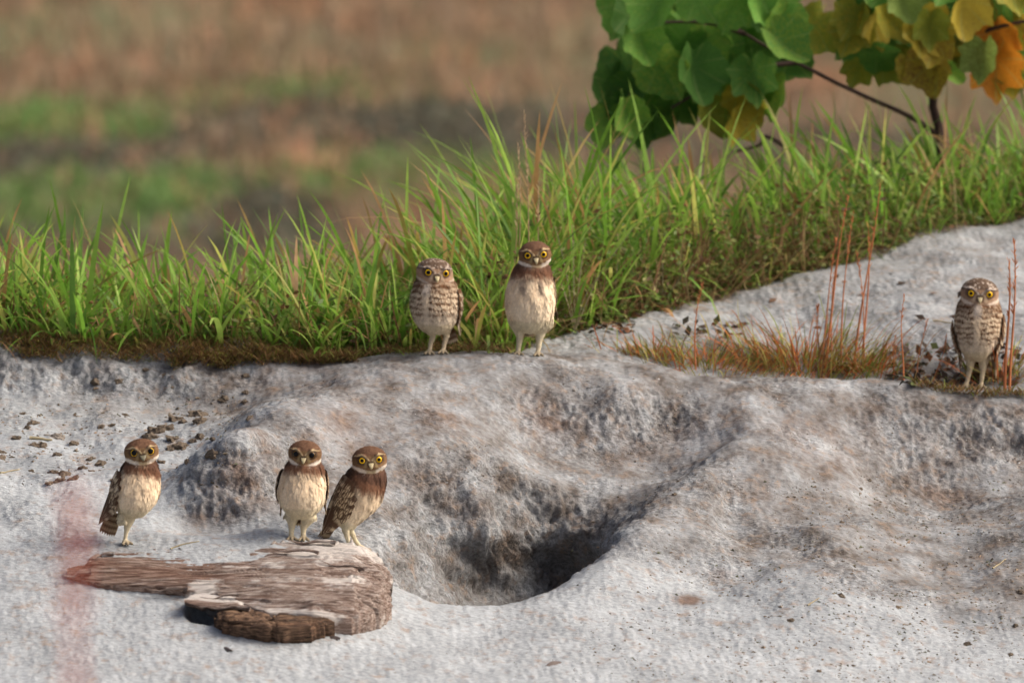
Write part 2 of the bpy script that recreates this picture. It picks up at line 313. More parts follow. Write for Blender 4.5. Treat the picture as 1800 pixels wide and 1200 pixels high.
def make_owl(sp):
    A_ = ADU if sp['adult'] else JUV; rg = np.random.default_rng(sp['seed'])
    fp = sp['foot']; base = hit(*fp); ppm = S*DIST/((base-CAM) @ np.array([0, math.cos(PITCH), -math.sin(PITCH)]))
    if 'y' in sp: base = pix(fp[0], fp[1], sp['y']); base[2] = sp.get('z', base[2])
    def L(px, py, dy=0): return np.array([(px-fp[0])/ppm, dy/ppm, (fp[1]-py)/ppm/math.cos(PITCH)+dy/ppm*0])
    T = np.array([np.append(L(a, b, d), r/ppm) for a, b, r, d in sp['torso']]); TC = catmull(T, 13)
    hx, hy, hw, hh = sp['head'][:4]; hd = sp['head'][4] if len(sp['head']) > 4 else -4
    hc = L(hx, hy, hd); Rh = rot(*sp['look']); hr = np.array([hw/2, hw/2*.93, hh/2])/ppm
    yaw = R(sp['yaw']); bf = np.array([math.sin(yaw), -math.cos(yaw), 0]); bs = np.array([math.cos(yaw), math.sin(yaw), 0])
    legs = []
    for lg in sp['legs']:
        legs.append([np.append(L(a, b, d), r*(1 if i == 0 else .82)/ppm) for i, (a, b, r, d) in enumerate(lg)])
    tl = sp['tail']; ta, tb = L(*tl[0]), L(*tl[1]); tw = tl[2]/ppm
    hl = lambda u, v, w_: hc+Rh @ (np.array([u, v, w_])*hr)        # head-local: right, back, up in radii
    ridge = []
    for s_ in (-1, 1):
        ridge.append((hl(.10*s_, -.93, .02), hl(.40*s_, -.86, .44), .0026, .0034)); ridge.append((hl(.40*s_, -.86, .44), hl(.74*s_, -.60, .50), .0034, .0020))
    toes = []
    for lg in legs:
        f0 = lg[-1][:3]
        if sp.get('tuck') and lg is legs[-1]: continue
        for an in (-26, 4, 34):
            a2 = yaw*.6+R(an); d_ = np.array([math.sin(a2), -math.cos(a2), 0])
            toes.append((f0+np.array([0, 0, .004]), f0+d_*.019+np.array([0, 0, -.0005]), .0042, .0030))
        toes.append((f0+np.array([0, 0, .004]), f0-bf*.011, .0036, .0026))
    def body(P):
        d = None
        for c in TC:
            e = np.linalg.norm((P-c[:3])*[1, 1/sp.get('deep', 1.0), 1], axis=1)-c[3]; d = e if d is None else smin(d, e, .007)
        d = smin(d, sd_ell(P, hc, Rh, hr), .007)
        d = smin(d, sd_ell(P, hl(0, -.1, -.42), Rh, hr*[.93, .9, .5]), .005)
        for a, b, ra, rb in ridge: d = smin(d, sd_cone(P, a, b, ra, rb), .003)
        for s_ in (-1, 1):                                         # eye sockets
            d = -smin(-d, np.linalg.norm(P-hl(.47*s_, -1.02, .12), axis=1)-.0046, .004)
        for lg in legs:
            for a, b in zip(lg[:-1], lg[1:]): d = smin(d, sd_cone(P, a[:3], b[:3], a[3], b[3]), .005 if a is lg[0] else .002)
        for a, b, ra, rb in toes: d = smin(d, sd_cone(P, a, b, ra, rb), .002)
        for ex in sp.get('fluff', []):
            q = L(ex[0], ex[1], ex[3]); d = smin(d, np.linalg.norm(P-q, axis=1)-ex[2]/ppm, .012)
        return d
    pts = np.concatenate([TC[:, :3]-TC[:, 3:], TC[:, :3]+TC[:, 3:], [hc-hr.max()*1.1, hc+hr.max()*1.1]]+[[t[0], t[1]] for t in toes]+[[p[:3] for p in lg] for lg in legs])
    lo, hi = pts.min(0)-.012, pts.max(0)+.012; h = .0017
    dims = np.ceil((hi-lo)/h).astype(int)+1
    G = np.stack(np.meshgrid(*[lo[i]+h*np.arange(dims[i]) for i in range(3)], indexing='ij'), -1).reshape(-1, 3)
    m4 = (dims+3)//4+1; Gc = np.stack(np.meshgrid(*[lo[i]+h*(4*np.arange(m4[i])+1.5) for i in range(3)], indexing='ij'), -1).reshape(-1, 3)
    fc = body(Gc).reshape(m4); fc = fc.repeat(4, 0).repeat(4, 1).repeat(4, 2)[:dims[0], :dims[1], :dims[2]].ravel().copy()
    bd = np.abs(fc) < 5.2*h; fc[bd] = body(G[bd]); V, Q = surface_nets(fc.reshape(dims), lo, h)
    def grad(P, e=.001):
        g = np.stack([body(P+np.eye(3)[i]*e)-body(P-np.eye(3)[i]*e) for i in range(3)], 1); return g/np.maximum(np.linalg.norm(g, axis=1, keepdims=True), 1e-9)
    hq0 = np.linalg.norm(((V-hc) @ Rh)/hr, axis=1)
    V = V+grad(V)*((.0028 if not sp['adult'] else .0016)*fbm(V*[62, 62, 34]+sp['seed'], 2)*smooth(1.1, 1.5, hq0)*smooth(.03, .05, V[:, 2]))[:, None]
    TZ = TC[:, :3]
    def colour(P):
        P = np.asarray(P, float)
        nzv = fbm(P*[90, 90, 90]+sp['seed'], 3); nz2 = perlin(P*[220, 220, 220]+3)
        q = ((P-hc) @ Rh)/hr; u, v, z = q[:, 0], q[:, 1], q[:, 2]
        d2 = ((P[:, None]-TZ)**2).sum(-1); ti = d2.argmin(1); t = ti/12.0
        # refine t along the axis
        axv = TC[-1, :3]-TC[0, :3]; t = np.clip(((P-TC[0, :3]) @ axv)/(axv @ axv), -.2, 1.3)
        rc = P-TC[ti, :3]; fr = rc @ bf/TC[ti, 3]; sd_ = rc @ bs/TC[ti, 3]
        mixc = lambda c, k, m: c*(1-m[:, None])+np.asarray(k)*m[:, None]
        bound = sp.get('bib', .34)+.05*nzv+.05*np.abs(sd_)
        c = np.tile(A_['belly'], (len(P), 1)); c = mixc(c, A_['belly2'], smooth(.55, .95, t+.1*nzv))
        if sp['adult']:
            ph = P[:, 2]/.0122+1.3*np.abs(sd_)+.22*perlin(P*[60, 60, 40]+7)*2+.5*np.cos(3*sd_)
            bar = smooth(-.15, .35, np.sin(ph*2*math.pi))*smooth(1.12, .75, t+.12*nzv)
            bar *= 1-.85*smooth(.22, .05, np.abs(sd_-sp.get('stripe', 0)))*smooth(.15, .4, t)
            c = mixc(c, A_['bib'], np.clip(bar, 0, 1))
            top = smooth(.30, .05, t+.06*nzv)*(.55+.45*smooth(-.2, .3, nz2)); c = mixc(c, A_['bib'], np.clip(top*.85, 0, 1))
            c = mixc(c, A_['chin'], smooth(.26, .12, np.abs(sd_-sp.get('stripe', 0)))*smooth(.34, .16, t)*smooth(-.1, .05, t)*.75)
        else:
            m = smooth(bound+.12, bound-.10, t+.07*nz2); c = mixc(c, A_['bib'], m)
            c = mixc(c, A_['collar'], smooth(bound-.12, bound-.3, t+.04*nz2))
            if sp.get('streak'):
                for sx_ in (-.42, .40): c = mixc(c, lin(112, 96, 88), .7*smooth(.2, .06, np.abs(sd_-sx_+.15*nzv))*smooth(.62, .5, t)*smooth(.2, .3, t))
        bk = smooth(-.05, -.25, fr+.06*nzv); c = mixc(c, A_['back'], bk)
        lgm = smooth(1.02, 1.1, t)*(P[:, 2] < TC[-1, 2]-.3*TC[-1, 3]); c = mixc(c, A_['leg'], lgm)
        c = mixc(c, lin(150, 138, 116), smooth(.014, .006, P[:, 2]))
        # head
        hm = smooth(1.35, 1.12, np.linalg.norm(q*[1, 1, .92], axis=1))*smooth(-1.02, -.86, z+.0*u)
        hcol = np.tile(A_['crown'], (len(P), 1)); hcol *= (1+.18*nz2)[:, None]
        if sp['adult']: hcol = mixc(hcol, A_['brow'], .75*smooth(.22, .42, perlin(P*[210, 210, 120]+11))*smooth(.25, .5, z))
        fm = (v < .1)
        face = smooth(.50, .36, z+.25*np.abs(u)**2)*fm; hcol = mixc(hcol, A_['cheek']*(1+.1*nz2[:, None]), face)
        # V of pale brows running from beak to above the eyes
        au = np.abs(u); by = np.interp(au, [0, .12, .3, .5, .8, 1], [-.05, .14, .38, .50, .44, .30]); wb = np.interp(au, [0, .15, .5, .85], [.10, .085, .10, .03])
        hcol = mixc(hcol, A_['brow'], smooth(wb*1.35, wb*.6, np.abs(z-by))*fm*smooth(1, .8, au)*sp.get('browk', .9))
        er = np.sqrt(((au-.47)/.36)**2+((z-.12)/.44)**2)
        hcol = mixc(hcol, A_['dark'], smooth(1.05, .8, er)*.75*fm)
        lo_ = smooth(.14, .04, np.abs(au-.20-.30*(.05-z)))*smooth(.2, .0, z)*smooth(-.62, -.4, z); hcol = mixc(hcol, A_['lore'], lo_*fm*.8)
        bkd = np.sqrt((u/.27)**2+((z+.20)/.36)**2); hcol = mixc(hcol, A_['dark'], smooth(1.05, .6, bkd)*fm*.85)
        by2 = np.interp(au, [0, .3, .6, .9, 1.1], [-.84, -.78, -.66, -.50, -.42]); wc = np.interp(au, [0, .3, .7, 1.0], [.12, .15, .19, .13])*sp.get('chinw', 1)
        cm = smooth(wc*1.15, wc*.6, np.abs(z-by2+.05*nz2+.03*nzv))*(v < .25)*sp.get('chink', 1); hcol = mixc(hcol, A_['chin'], cm); hcol = mixc(hcol, A_['lore']*1.15, cm*smooth(.42, .2, au+.1*nz2)*.85)
        hcol = mixc(hcol, A_['collar']*.75, smooth(.0, .08, by2-wc-.02-z))
        c = mixc(c, hcol, hm)
        return np.clip(c, .003, .9)
    root = empty('owl', base); root['label'] = sp['label']; root['category'] = 'owl'; root['group'] = 'burrowing owls around the burrow'
    # small body feathers, lying down the body
    tri = np.concatenate([Q[:, :3], Q[:, [0, 2, 3]]]); e1 = V[tri[:, 1]]-V[tri[:, 0]]; e2 = V[tri[:, 2]]-V[tri[:, 0]]
    ar = np.linalg.norm(np.cross(e1, e2), axis=1); nfe = 9000 if sp['adult'] else 13000; pk = rg.choice(len(tri), nfe, p=ar/ar.sum()); uu = rg.random((nfe, 2)); fl = uu.sum(1) > 1; uu[fl] = 1-uu[fl]
    Pf = V[tri[pk, 0]]+uu[:, :1]*e1[pk]+uu[:, 1:]*e2[pk]; Nf = grad(Pf)
    hq = ((Pf-hc) @ Rh)/hr; onh = np.linalg.norm(hq, axis=1) < 1.25
    eyed = np.minimum(*[np.linalg.norm(Pf-hl(.47*s_, -.92, .12), axis=1) for s_ in (-1, 1)])
    legz = TC[-1, 2]-TC[-1, 3]*1.0
    keep = (eyed > .0125) & ~((np.abs(hq[:, 0]) < .2) & (hq[:, 1] < -.6) & (hq[:, 2] < .12) & (hq[:, 2] > -.62)) & (Pf[:, 2] > legz*.55)
    Pf, Nf, onh = Pf[keep], Nf[keep], onh[keep]; k = len(Pf)
    lowleg = Pf[:, 2] < legz
    down = np.tile(np.array([0, .12, -1.]), (k, 1)); down[:, :2] -= bf[:2]*.25
    axd = TC[-1, :3]-TC[2, :3]; axd /= np.linalg.norm(axd); down[~onh] += axd*1.2
    out = (Pf-hc); out /= np.linalg.norm(out, axis=1)[:, None]; down[onh] = out[onh]*.4+np.array([0, .5, -.55])
    down += rg.normal(0, .22, (k, 3)); tg = down-(down*Nf).sum(1)[:, None]*Nf; tg /= np.linalg.norm(tg, axis=1)[:, None]
    Lf = np.where(onh, .0042, np.where(lowleg, .004, .0105 if not sp['adult'] else .0085))*rg.uniform(.7, 1.3, k); Wf = Lf*(.32 if not sp['adult'] else .6); lift = np.where(onh, .16, .12 if not sp['adult'] else .2)*rg.uniform(.4, 1.5, k)*np.where((rg.random(k) < (.0 if sp['adult'] else .07)) & ~onh, 1.7, 1)
    sdv = np.cross(tg, Nf); jt = (1+rg.normal(0, .055, k))[:, None]
    p0 = Pf-Nf*.0006; pm = Pf+tg*(Lf*.5)[:, None]+Nf*(Lf*lift*.55+.0004)[:, None]; p3 = Pf+tg*Lf[:, None]+Nf*(Lf*lift*.8)[:, None]
    FV = np.stack([p0, pm+sdv*(Wf*.5)[:, None]-Nf*.0004, p3, pm-sdv*(Wf*.5)[:, None]-Nf*.0004], 1).reshape(-1, 3)
    c0_, c1_, c2_ = colour(p0)*jt, colour(pm)*jt, colour(p3)*jt; FC = np.stack([c0_, c1_, c2_, c1_], 1).reshape(-1, 3)
    FQ = (np.arange(k)*4)[:, None]+np.array([0, 1, 2, 3])+len(V)
    mesh_obj('body', np.concatenate([V, FV]), np.concatenate([Q, FQ]), M_PLUME, root, np.concatenate([colour(V), FC]))
    # wings: coverts and flight feathers laid over the flank
    def settle(p, off):
        p = np.array(p); off = np.array(off)
        for _ in range(6): p = p-grad(p)*(body(p)-off)[:, None]*.85
        return p
    def wcol(kind, off):
        def f(t, u):
            b = A_['back']*(.9+.2*off)
            if kind == 0: s_ = smooth(.4, .0, abs(abs(u)-.5))*smooth(.28, .08, abs(t-.74))*(1 if off > .25 else .2)
            else:
                s_ = smooth(.0, .5, math.sin((t*L_/.0105+off)*2*math.pi))*smooth(.15, .6, abs(u)+.1)*.85
            return b*(1-s_)+A_['spot']*s_
        return f
    for wg in sp['wings']:
        a0, a1, wd, out_, pale = L(*wg[0]), L(*wg[1]), wg[2]/ppm, np.array(wg[3], float), wg[4]
        out_ /= np.linalg.norm(out_); ln = np.linalg.norm(a1-a0); sv = (a1-a0)/ln; cr = np.cross(out_, sv); cr /= np.linalg.norm(cr)
        WV, WF, WC = [], [], []
        def put(root_, dirv, nrm, Lq, Wq, kind, droop, off):
            global L_
            L_ = Lq; v_, f_, c_ = feather(root_, dirv, nrm, Lq, Wq, droop, wcol(kind, off)); b0 = len(WV); WV.extend(v_); WC.extend(c_); WF.extend([tuple(b0+i for i in q_) for q_ in f_])
        Lg = [(row, (row/6-.5)*.85) for row in range(7)]           # long feathers first, reaching the tip
        Sp = settle([a0+sv*ln*(.34+.05*row)+cr*wd*b*.8+out_*.01 for row, b in Lg], [.004]*7)
        for (row, b), st_ in zip(Lg, Sp):
            en = a1+cr*wd*.16*(row/6-.5)+out_*(.001*row); dv = en-st_; Lq = np.linalg.norm(dv); dv /= Lq; nr = out_-(out_@dv)*dv; nr /= np.linalg.norm(nr)
            put(st_, dv, nr, Lq*(1-.06*abs(row-3)), wd*.40, 1, -.004, row*.37)
        Lg = [(row, ((jb+.5*(row % 2))/7-.5)*(1.0 if row < 6 else .85-.12*(row-6))) for row in range(9) for jb in range(8)]
        Sp = settle([a0+sv*ln*(.50-.058*row)+cr*wd*b+out_*.006 for row, b in Lg], [.0042+.0003*row for row, b in Lg]); Gn = grad(Sp)
        for (row, b), st_, nr in zip(Lg, Sp, Gn):
            nr = nr*.75+out_*.25; dv = sv+rg.normal(0, .09, 3)-cr*b*.2; dv -= (dv@nr)/(nr@nr)*nr; dv /= np.linalg.norm(dv); nr = nr/np.linalg.norm(nr)
            put(st_, dv, nr, ln*.19*rg.uniform(.85, 1.15), wd*.25, 0, .001, rg.random())
        wc_ = np.array(WC)
        if pale: 
            wp = np.array(WV); nn = fbm(wp*[70, 70, 50]+2, 2); ft = ((wp-a0) @ sv)/ln; m_ = (smooth(.0, .4, nn)*smooth(.42, .3, ft)*pale)[:, None]; wc_ = wc_*(1-m_)+A_['belly2']*m_
        mesh_obj('wing', np.array(WV), np.array(WF), M_PLUME, root, np.clip(wc_, .003, .9))
    # tail
    TV, TF, TCc = [], [], []; tv = tb-ta; tln = np.linalg.norm(tv); tv /= tln; tside = np.cross(tv, bf); tside /= np.linalg.norm(tside); tn = np.cross(tside, tv)
    for j in range(7):
        o = (j/6-.5); fd = tv+tside*o*.28; fd /= np.linalg.norm(fd); global L_; L_ = tln
        def tcol(t, u): s_ = smooth(.2, .7, math.sin((t*tln/.013)*2*math.pi+.6))*.75 if t < .93 else .8; return A_['back']*(1-s_)+A_['spot']*.8*s_
        v_, f_, c_ = feather(ta+tside*o*tw*.6+tn*.0008*(3-abs(j-3)), fd, tn, tln*(1-.05*abs(o)), tw*.34, 0, tcol, 8); b0 = len(TV); TV += v_; TCc += c_; TF += [tuple(b0+i for i in q_) for q_ in f_]
    mesh_obj('tail', np.array(TV), np.array(TF), M_PLUME, root, np.array(TCc))
    # eyes and beak
    ue, ve = [], []
    er_ = sp.get('eye', 5.6)/ppm
    n1, n2 = 10, 20
    for s_ in (-1, 1):
        ec = hl(.47*s_, -.80, .12); d = np.array([.16*s_, -1, .04]); d /= np.linalg.norm(d); d = Rh @ d
        up = Rh[:, 2]; sx_ = np.cross(d, up); sx_ /= np.linalg.norm(sx_); up = np.cross(sx_, d)
        def dome(r, r0, fwd):
            V_ = [ec+d*fwd]; F_ = []
            for i in range(1, n1+1):
                th = i/n1*1.55
                for j in range(n2):
                    ph = j/n2*2*math.pi; V_.append(ec+d*(fwd-r*.55*(1-math.cos(th)))+(sx_*math.cos(ph)+up*math.sin(ph))*r*math.sin(th))
            for j in range(n2): F_.append((0, 1+j, 1+(j+1) % n2))
            for i in range(n1-1):
                for j in range(n2): a_ = 1+i*n2+j; b_ = 1+i*n2+(j+1) % n2; F_.append((a_, a_+n2, b_+n2, b_))
            return V_, F_
        fw_ = hr[1]*.165
        V_, F_ = dome(er_, 0, fw_); ey = mesh_obj('eye', V_, F_, M_IRIS_SHADE if sp.get('shaded_eye') else M_IRIS, root)
        V_, F_ = dome(er_*sp.get('pup', .58)*1.22, 0, fw_+.0005); mesh_obj('pupil', V_, F_, M_PUPIL, ey)
        # dark lid rim
        RV, RF = [], []
        for j in range(n2):
            ph = j/n2*2*math.pi; rd_ = sx_*math.cos(ph)+up*math.sin(ph)
            for kk in range(6):
                a_ = kk/6*2*math.pi; RV.append(ec+d*(fw_-er_*.50+.0009*math.sin(a_))+rd_*(er_*1.0+.0010*math.cos(a_)))
        for j in range(n2):
            for kk in range(6): RF.append((j*6+kk, ((j+1) % n2)*6+kk, ((j+1) % n2)*6+(kk+1) % 6, j*6+(kk+1) % 6))
        mesh_obj('eyelid', RV, RF, M_PUPIL, ey)
    BV, BF = [], []; nb = 12
    bc = [(-.88, -.02, .0058, .0050), (-1.02, -.12, .0056, .0052), (-1.14, -.26, .0046, .0046), (-1.20, -.40, .0031, .0034), (-1.17, -.54, .0012, .0018)]
    bsz = sp.get('beak', 1.0)
    for (v, z, rw, rh) in bc:
        c0 = hl(0, v, z)
        for j in range(nb): ph = j/nb*2*math.pi; BV.append(c0+Rh[:, 0]*rw*bsz*math.cos(ph)+(Rh[:, 1]*.8+Rh[:, 2]*.4)*rh*bsz*math.sin(ph))
    for i in range(len(bc)-1):
        for j in range(nb): BF.append((i*nb+j, i*nb+(j+1) % nb, (i+1)*nb+(j+1) % nb, (i+1)*nb+j))
    BF.append(tuple(range(nb))); BF.append(tuple(range((len(bc)-1)*nb, len(bc)*nb)))
    mesh_obj('beak', BV, BF, M_BEAKD if sp.get('darkbeak') else M_BEAK, root)
    for a, b, ra, rb in toes:
        d = (b-a); d[2] = 0; d /= np.linalg.norm(d); s2 = np.cross(d, [0, 0, 1])
        mesh_obj('claw', [b+s2*.0018, b-s2*.0018, b+np.array([0, 0, .0026]), b+d*.0055+np.array([0, 0, -.0022])], [(0, 1, 3), (1, 2, 3), (2, 0, 3)], M_CLAW, root)
    return root
OWLS = [
 dict(adult=False, seed=1, foot=(220, 957), head=(250, 792, 60, 44), look=(8, 0, -5), yaw=26, torso=[(250,813,24,0),(247,834,32,-2),(242,855,38,-4),(236,871,35,-4),(232,884,21,0)], bib=.24,
   legs=[[(228,908,12,0),(224,926,6.5,0),(221,940,4.2,0),(220,953,4.0,0)], [(218,902,11,-8),(213,914,6,-18),(222,914,4,-26)]], tuck=True, tail=[(203,902,12),(185,942,16),27], eye=6.3, pup=.72, darkbeak=True, beak=1.25,
   wings=[[(221,824,-8),(183,922,-4),42,(-.86,-.5,.05),.75]], label='fluffy brown and cream young owl balancing on one leg on the sand behind the log'),
 dict(adult=False, seed=2, foot=(523, 948), head=(537, 795, 58, 44), look=(-3, 4, 4), yaw=2, torso=[(537,815,25,0),(535,832,33,-2),(532,852,38,-5),(531,869,38,-5),(530,882,25,0)], bib=.20,
   legs=[[(514,908,13,0),(513,924,7,0),(512,937,5,0),(512,945,4.4,0)], [(542,908,13,0),(534,926,7,0),(533,938,5,0),(533,946,4.4,0)]], tail=[(524,900,22),(522,928,26),24], shaded_eye=True, eye=6.2, pup=.72,
   wings=[[(503,824,4),(503,912,22),30,(-.95,-.05,.1),.7],[(566,826,4),(563,908,22),30,(.95,-.05,.1),0]], label='plump young owl with shade-darkened eyes standing square-on upon the log'),
 dict(adult=False, seed=3, foot=(625, 969), head=(650, 806, 61, 46), look=(6, 0, -3), yaw=52, torso=[(649,828,26,0),(643,846,33,2),(634,866,37,4),(619,889,31,6),(605,908,17,8)], bib=.30,
   legs=[[(612,912,13,0),(608,930,7,-2),(612,948,4.6,-4),(618,965,4.4,-6)], [(624,912,12,10),(617,932,6.5,10),(624,950,4.6,8),(636,966,4.4,6)]], tail=[(594,912,8),(562,948,12),22], eye=5.6, pup=.56,
   wings=[[(622,834,-14),(573,938,-6),46,(-.62,-.80,.05),.12]], label='young owl in side view with spotted brown wing, leaning forward at the log end'),
 dict(adult=True, seed=4, foot=(767, 622), head=(764, 477, 64, 46), look=(10, 4, 5), yaw=-10, torso=[(765,497,30,0),(765,513,37,-2),(765,533,42,-4),(766,550,36,-3),(768,560,23,0)], stripe=-.22,
   legs=[[(757,576,12,0),(761,590,6,-2),(757,604,4.6,-2),(755,619,4.4,-3)], [(782,576,12,0),(785,590,6,0),(781,604,4.6,0),(779,618,4.4,-2)]], tail=[(784,570,20),(794,607,24),20], eye=5.8, pup=.62, browk=.6, chink=.55, chinw=.6,
   wings=[[(796,505,-4),(800,592,10),32,(.90,-.42,.05),0]], label='dark barred adult owl with tilted head in front of the tall grass'),
 dict(adult=False, seed=5, foot=(928, 624), head=(940, 447, 57, 46), look=(4, 2, -4), yaw=4, torso=[(938,468,25,0),(935,486,32,-2),(932,510,39,-4),(932,536,42,-5),(933,552,32,0)], bib=.22, streak=True,
   legs=[[(914,574,14,0),(914,592,7.5,0),(912,606,5.4,-1),(910,621,4.8,-2)], [(950,574,14,0),(948,594,7.5,0),(947,608,5.4,-1),(945,622,4.8,-2)]], fluff=[(909,563,14,-4),(956,565,14,-4)], tail=[(930,570,22),(930,596,26),26], eye=5.8, pup=.58,
   wings=[[(972,485,10),(972,570,26),26,(.95,.25,.1),0]], label='tall fluffy cream-bellied young owl standing upright on the mound crest'),
 dict(adult=True, seed=6, foot=(1712, 682), head=(1720, 513, 66, 48), look=(-2, 5, 4), yaw=-6, torso=[(1720,533,31,0),(1719,549,37,-2),(1718,572,40,-4),(1717,594,34,-3),(1716,609,22,0)], stripe=-.02,
   legs=[[(1706,624,12,0),(1705,644,6.5,0),(1702,660,4.8,-1),(1698,678,4.4,-2)], [(1728,624,12,0),(1728,646,6.5,0),(1726,662,4.8,-1),(1724,679,4.4,-2)]], tail=[(1728,620,22),(1731,672,26),28], eye=5.8, pup=.52, browk=1, chink=.8,
   wings=[[(1689,562,0),(1698,655,10),26,(-.95,-.15,.05),0],[(1752,550,-2),(1740,668,8),36,(.92,-.36,.05),0]], label='pale barred adult owl with folded wings standing beside the dry reddish stalks'),
]
for sp in OWLS: make_owl(sp)
# ------------------------------------------------------------------ weathered log half sunk in the sand
def wood_mat(name, c0, c1, c2, sandy=.55):
    m = bpy.data.materials.new(name); m.use_nodes = True; n = m.node_tree.nodes; L = m.node_tree.links; b = n['Principled BSDF']
    b.inputs['Roughness'].default_value = .85; b.inputs['Specular IOR Level'].default_value = .2
    tc = n.new('ShaderNodeTexCoord'); mp = n.new('ShaderNodeMapping'); mp.inputs['Scale'].default_value = (1, 9, 12); mp.inputs['Rotation'].default_value = (0, .03, .1); L.new(tc.outputs['Object'], mp.inputs[0])
    n1 = n.new('ShaderNodeTexNoise'); n1.inputs['Scale'].default_value = 17; n1.inputs['Detail'].default_value = 7; n1.inputs['Roughness'].default_value = .68; n1.inputs['Distortion'].default_value = .6; L.new(mp.outputs[0], n1.inputs[0])
    rp = n.new('ShaderNodeValToRGB'); e = rp.color_ramp.elements; e[0].position = .36; e[0].color = (*c0, 1); e[1].position = .66; e[1].color = (*c2, 1); k = e.new(.5); k.color = (*c1, 1); L.new(n1.outputs[0], rp.inputs[0])
    n2 = n.new('ShaderNodeTexNoise'); n2.inputs['Scale'].default_value = 7; n2.inputs['Detail'].default_value = 7; n2.inputs['Roughness'].default_value = .65
    mp2 = n.new('ShaderNodeMapping'); mp2.inputs['Scale'].default_value = (1, 2.2, 2); L.new(tc.outputs['Object'], mp2.inputs[0]); L.new(mp2.outputs[0], n2.inputs[0])
    at = n.new('ShaderNodeAttribute'); at.attribute_name = 'Col'
    sp = n.new('ShaderNodeSeparateColor'); L.new(at.outputs['Color'], sp.inputs[0])
    ad = n.new('ShaderNodeMath'); ad.operation = 'ADD'; L.new(n2.outputs[0], ad.inputs[0]); L.new(sp.outputs[0], ad.inputs[1])
    a2 = n.new('ShaderNodeMath'); a2.operation = 'MULTIPLY_ADD'; a2.inputs[1].default_value = -.35; L.new(n1.outputs[0], a2.inputs[0]); L.new(ad.outputs[0], a2.inputs[2])
    mr = n.new('ShaderNodeMapRange'); mr.inputs[1].default_value = sandy; mr.inputs[2].default_value = sandy+.07; L.new(a2.outputs[0], mr.inputs[0])
    ms = n.new('ShaderNodeMix'); ms.data_type = 'RGBA'; L.new(mr.outputs[0], ms.inputs[0]); L.new(rp.outputs[0], ms.inputs[6]); ms.inputs[7].default_value = (*lin(200, 194, 188), 1)
    rd = n.new('ShaderNodeMix'); rd.data_type = 'RGBA'; rd.blend_type = 'MULTIPLY'; L.new(sp.outputs[1], rd.inputs[0]); L.new(rp.outputs[0], rd.inputs[6]); rd.inputs[7].default_value = (.70, .56, .50, 1); L.new(rd.outputs[2], ms.inputs[6])
    L.new(ms.outputs[2], b.inputs['Base Color'])
    bp = n.new('ShaderNodeBump'); bp.inputs['Distance'].default_value = .006; bp.inputs['Strength'].default_value = 1; L.new(n1.outputs[0], bp.inputs['Height']); L.new(bp.outputs[0], b.inputs['Normal'])
    return m
M_WOOD = wood_mat('weathered_wood', lin(80, 64, 57), lin(136, 119, 109), lin(186, 177, 169), .40)
M_BARK = wood_mat('mossy_bark', lin(50, 42, 36), lin(98, 78, 64), lin(150, 122, 98), .52)
log = empty('weathered_log', pix(430, 1030, -1.25))
LOGB = np.array(log.location)
def loft(name, ST, m, nseg, nprof, grain, sand_fn, thick=.06, rag=.0, seed=0):
    px = np.array([s[0] for s in ST], float); nq = len(ST[0][1])
    q = np.linspace(px[0], px[-1], nseg); K = np.array([[pix(s[0], a, b) for a, b in s[1]] for s in ST])      # stations x profile x 3
    Rw = np.stack([np.stack([np.interp(q, px, K[:, j, c]) for c in range(3)], -1) for j in range(nq)], 1)       # nseg x nq x 3
    T = np.linspace(0, nq-1, nprof); Pt = np.array([catmull(r, nprof) for r in Rw])
    n = normals(Pt); n = np.where((n[..., 1:2]*-1+n[..., 2:3]) < 0, -n, n)
    g = Pt*[11, 120, 130]+seed; dp = grain*(.8*fbm(g, 2)+1.1*(.4-np.abs(perlin(Pt*[4, 46, 52]+seed+4)))-1.3*smooth(.12, .0, np.abs(perlin(Pt*[3, 40, 44]+seed+9))))+grain*1.2*perlin(Pt*[9, 12, 12]+seed)
    Pt = Pt+n*dp[..., None]
    if rag:
        e = np.sin(np.linspace(0, math.pi, nprof))[None, :, None]
        Pt[:, 0] += n[:, 0]*0+np.stack([0*q, rag*perlin(np.stack([q*.045, q*0+seed, q*0], -1)), rag*.6*perlin(np.stack([q*.08, q*0+seed+5, q*0], -1))], -1)
    bot = Pt[:, ::-1].copy(); bot[..., 1] += .03; bot[..., 2] -= thick
    ring = np.concatenate([Pt, bot], 1); V = ring.reshape(-1, 3); k = ring.shape[1]; idx = np.arange(nseg*k).reshape(nseg, k)
    F = [(idx[i, j], idx[i+1, j], idx[i+1, (j+1) % k], idx[i, (j+1) % k]) for i in range(nseg-1) for j in range(k)]
    F.append(tuple(idx[0][::-1])); F.append(tuple(idx[-1]))
    qq = np.repeat(q, k); tt = np.tile(np.concatenate([np.linspace(0, 1, nprof), np.linspace(1, 0, nprof)]), nseg)
    sc = np.zeros((len(V), 3)); sc[:, 0] = sand_fn(qq, tt); sc[:, 1] = np.clip(.08+.6*smooth(460, 300, qq)+.8*perlin(V*[7, 22, 22]+seed), 0, 1)
    return mesh_obj(name, V-LOGB, F, m, log, sc)
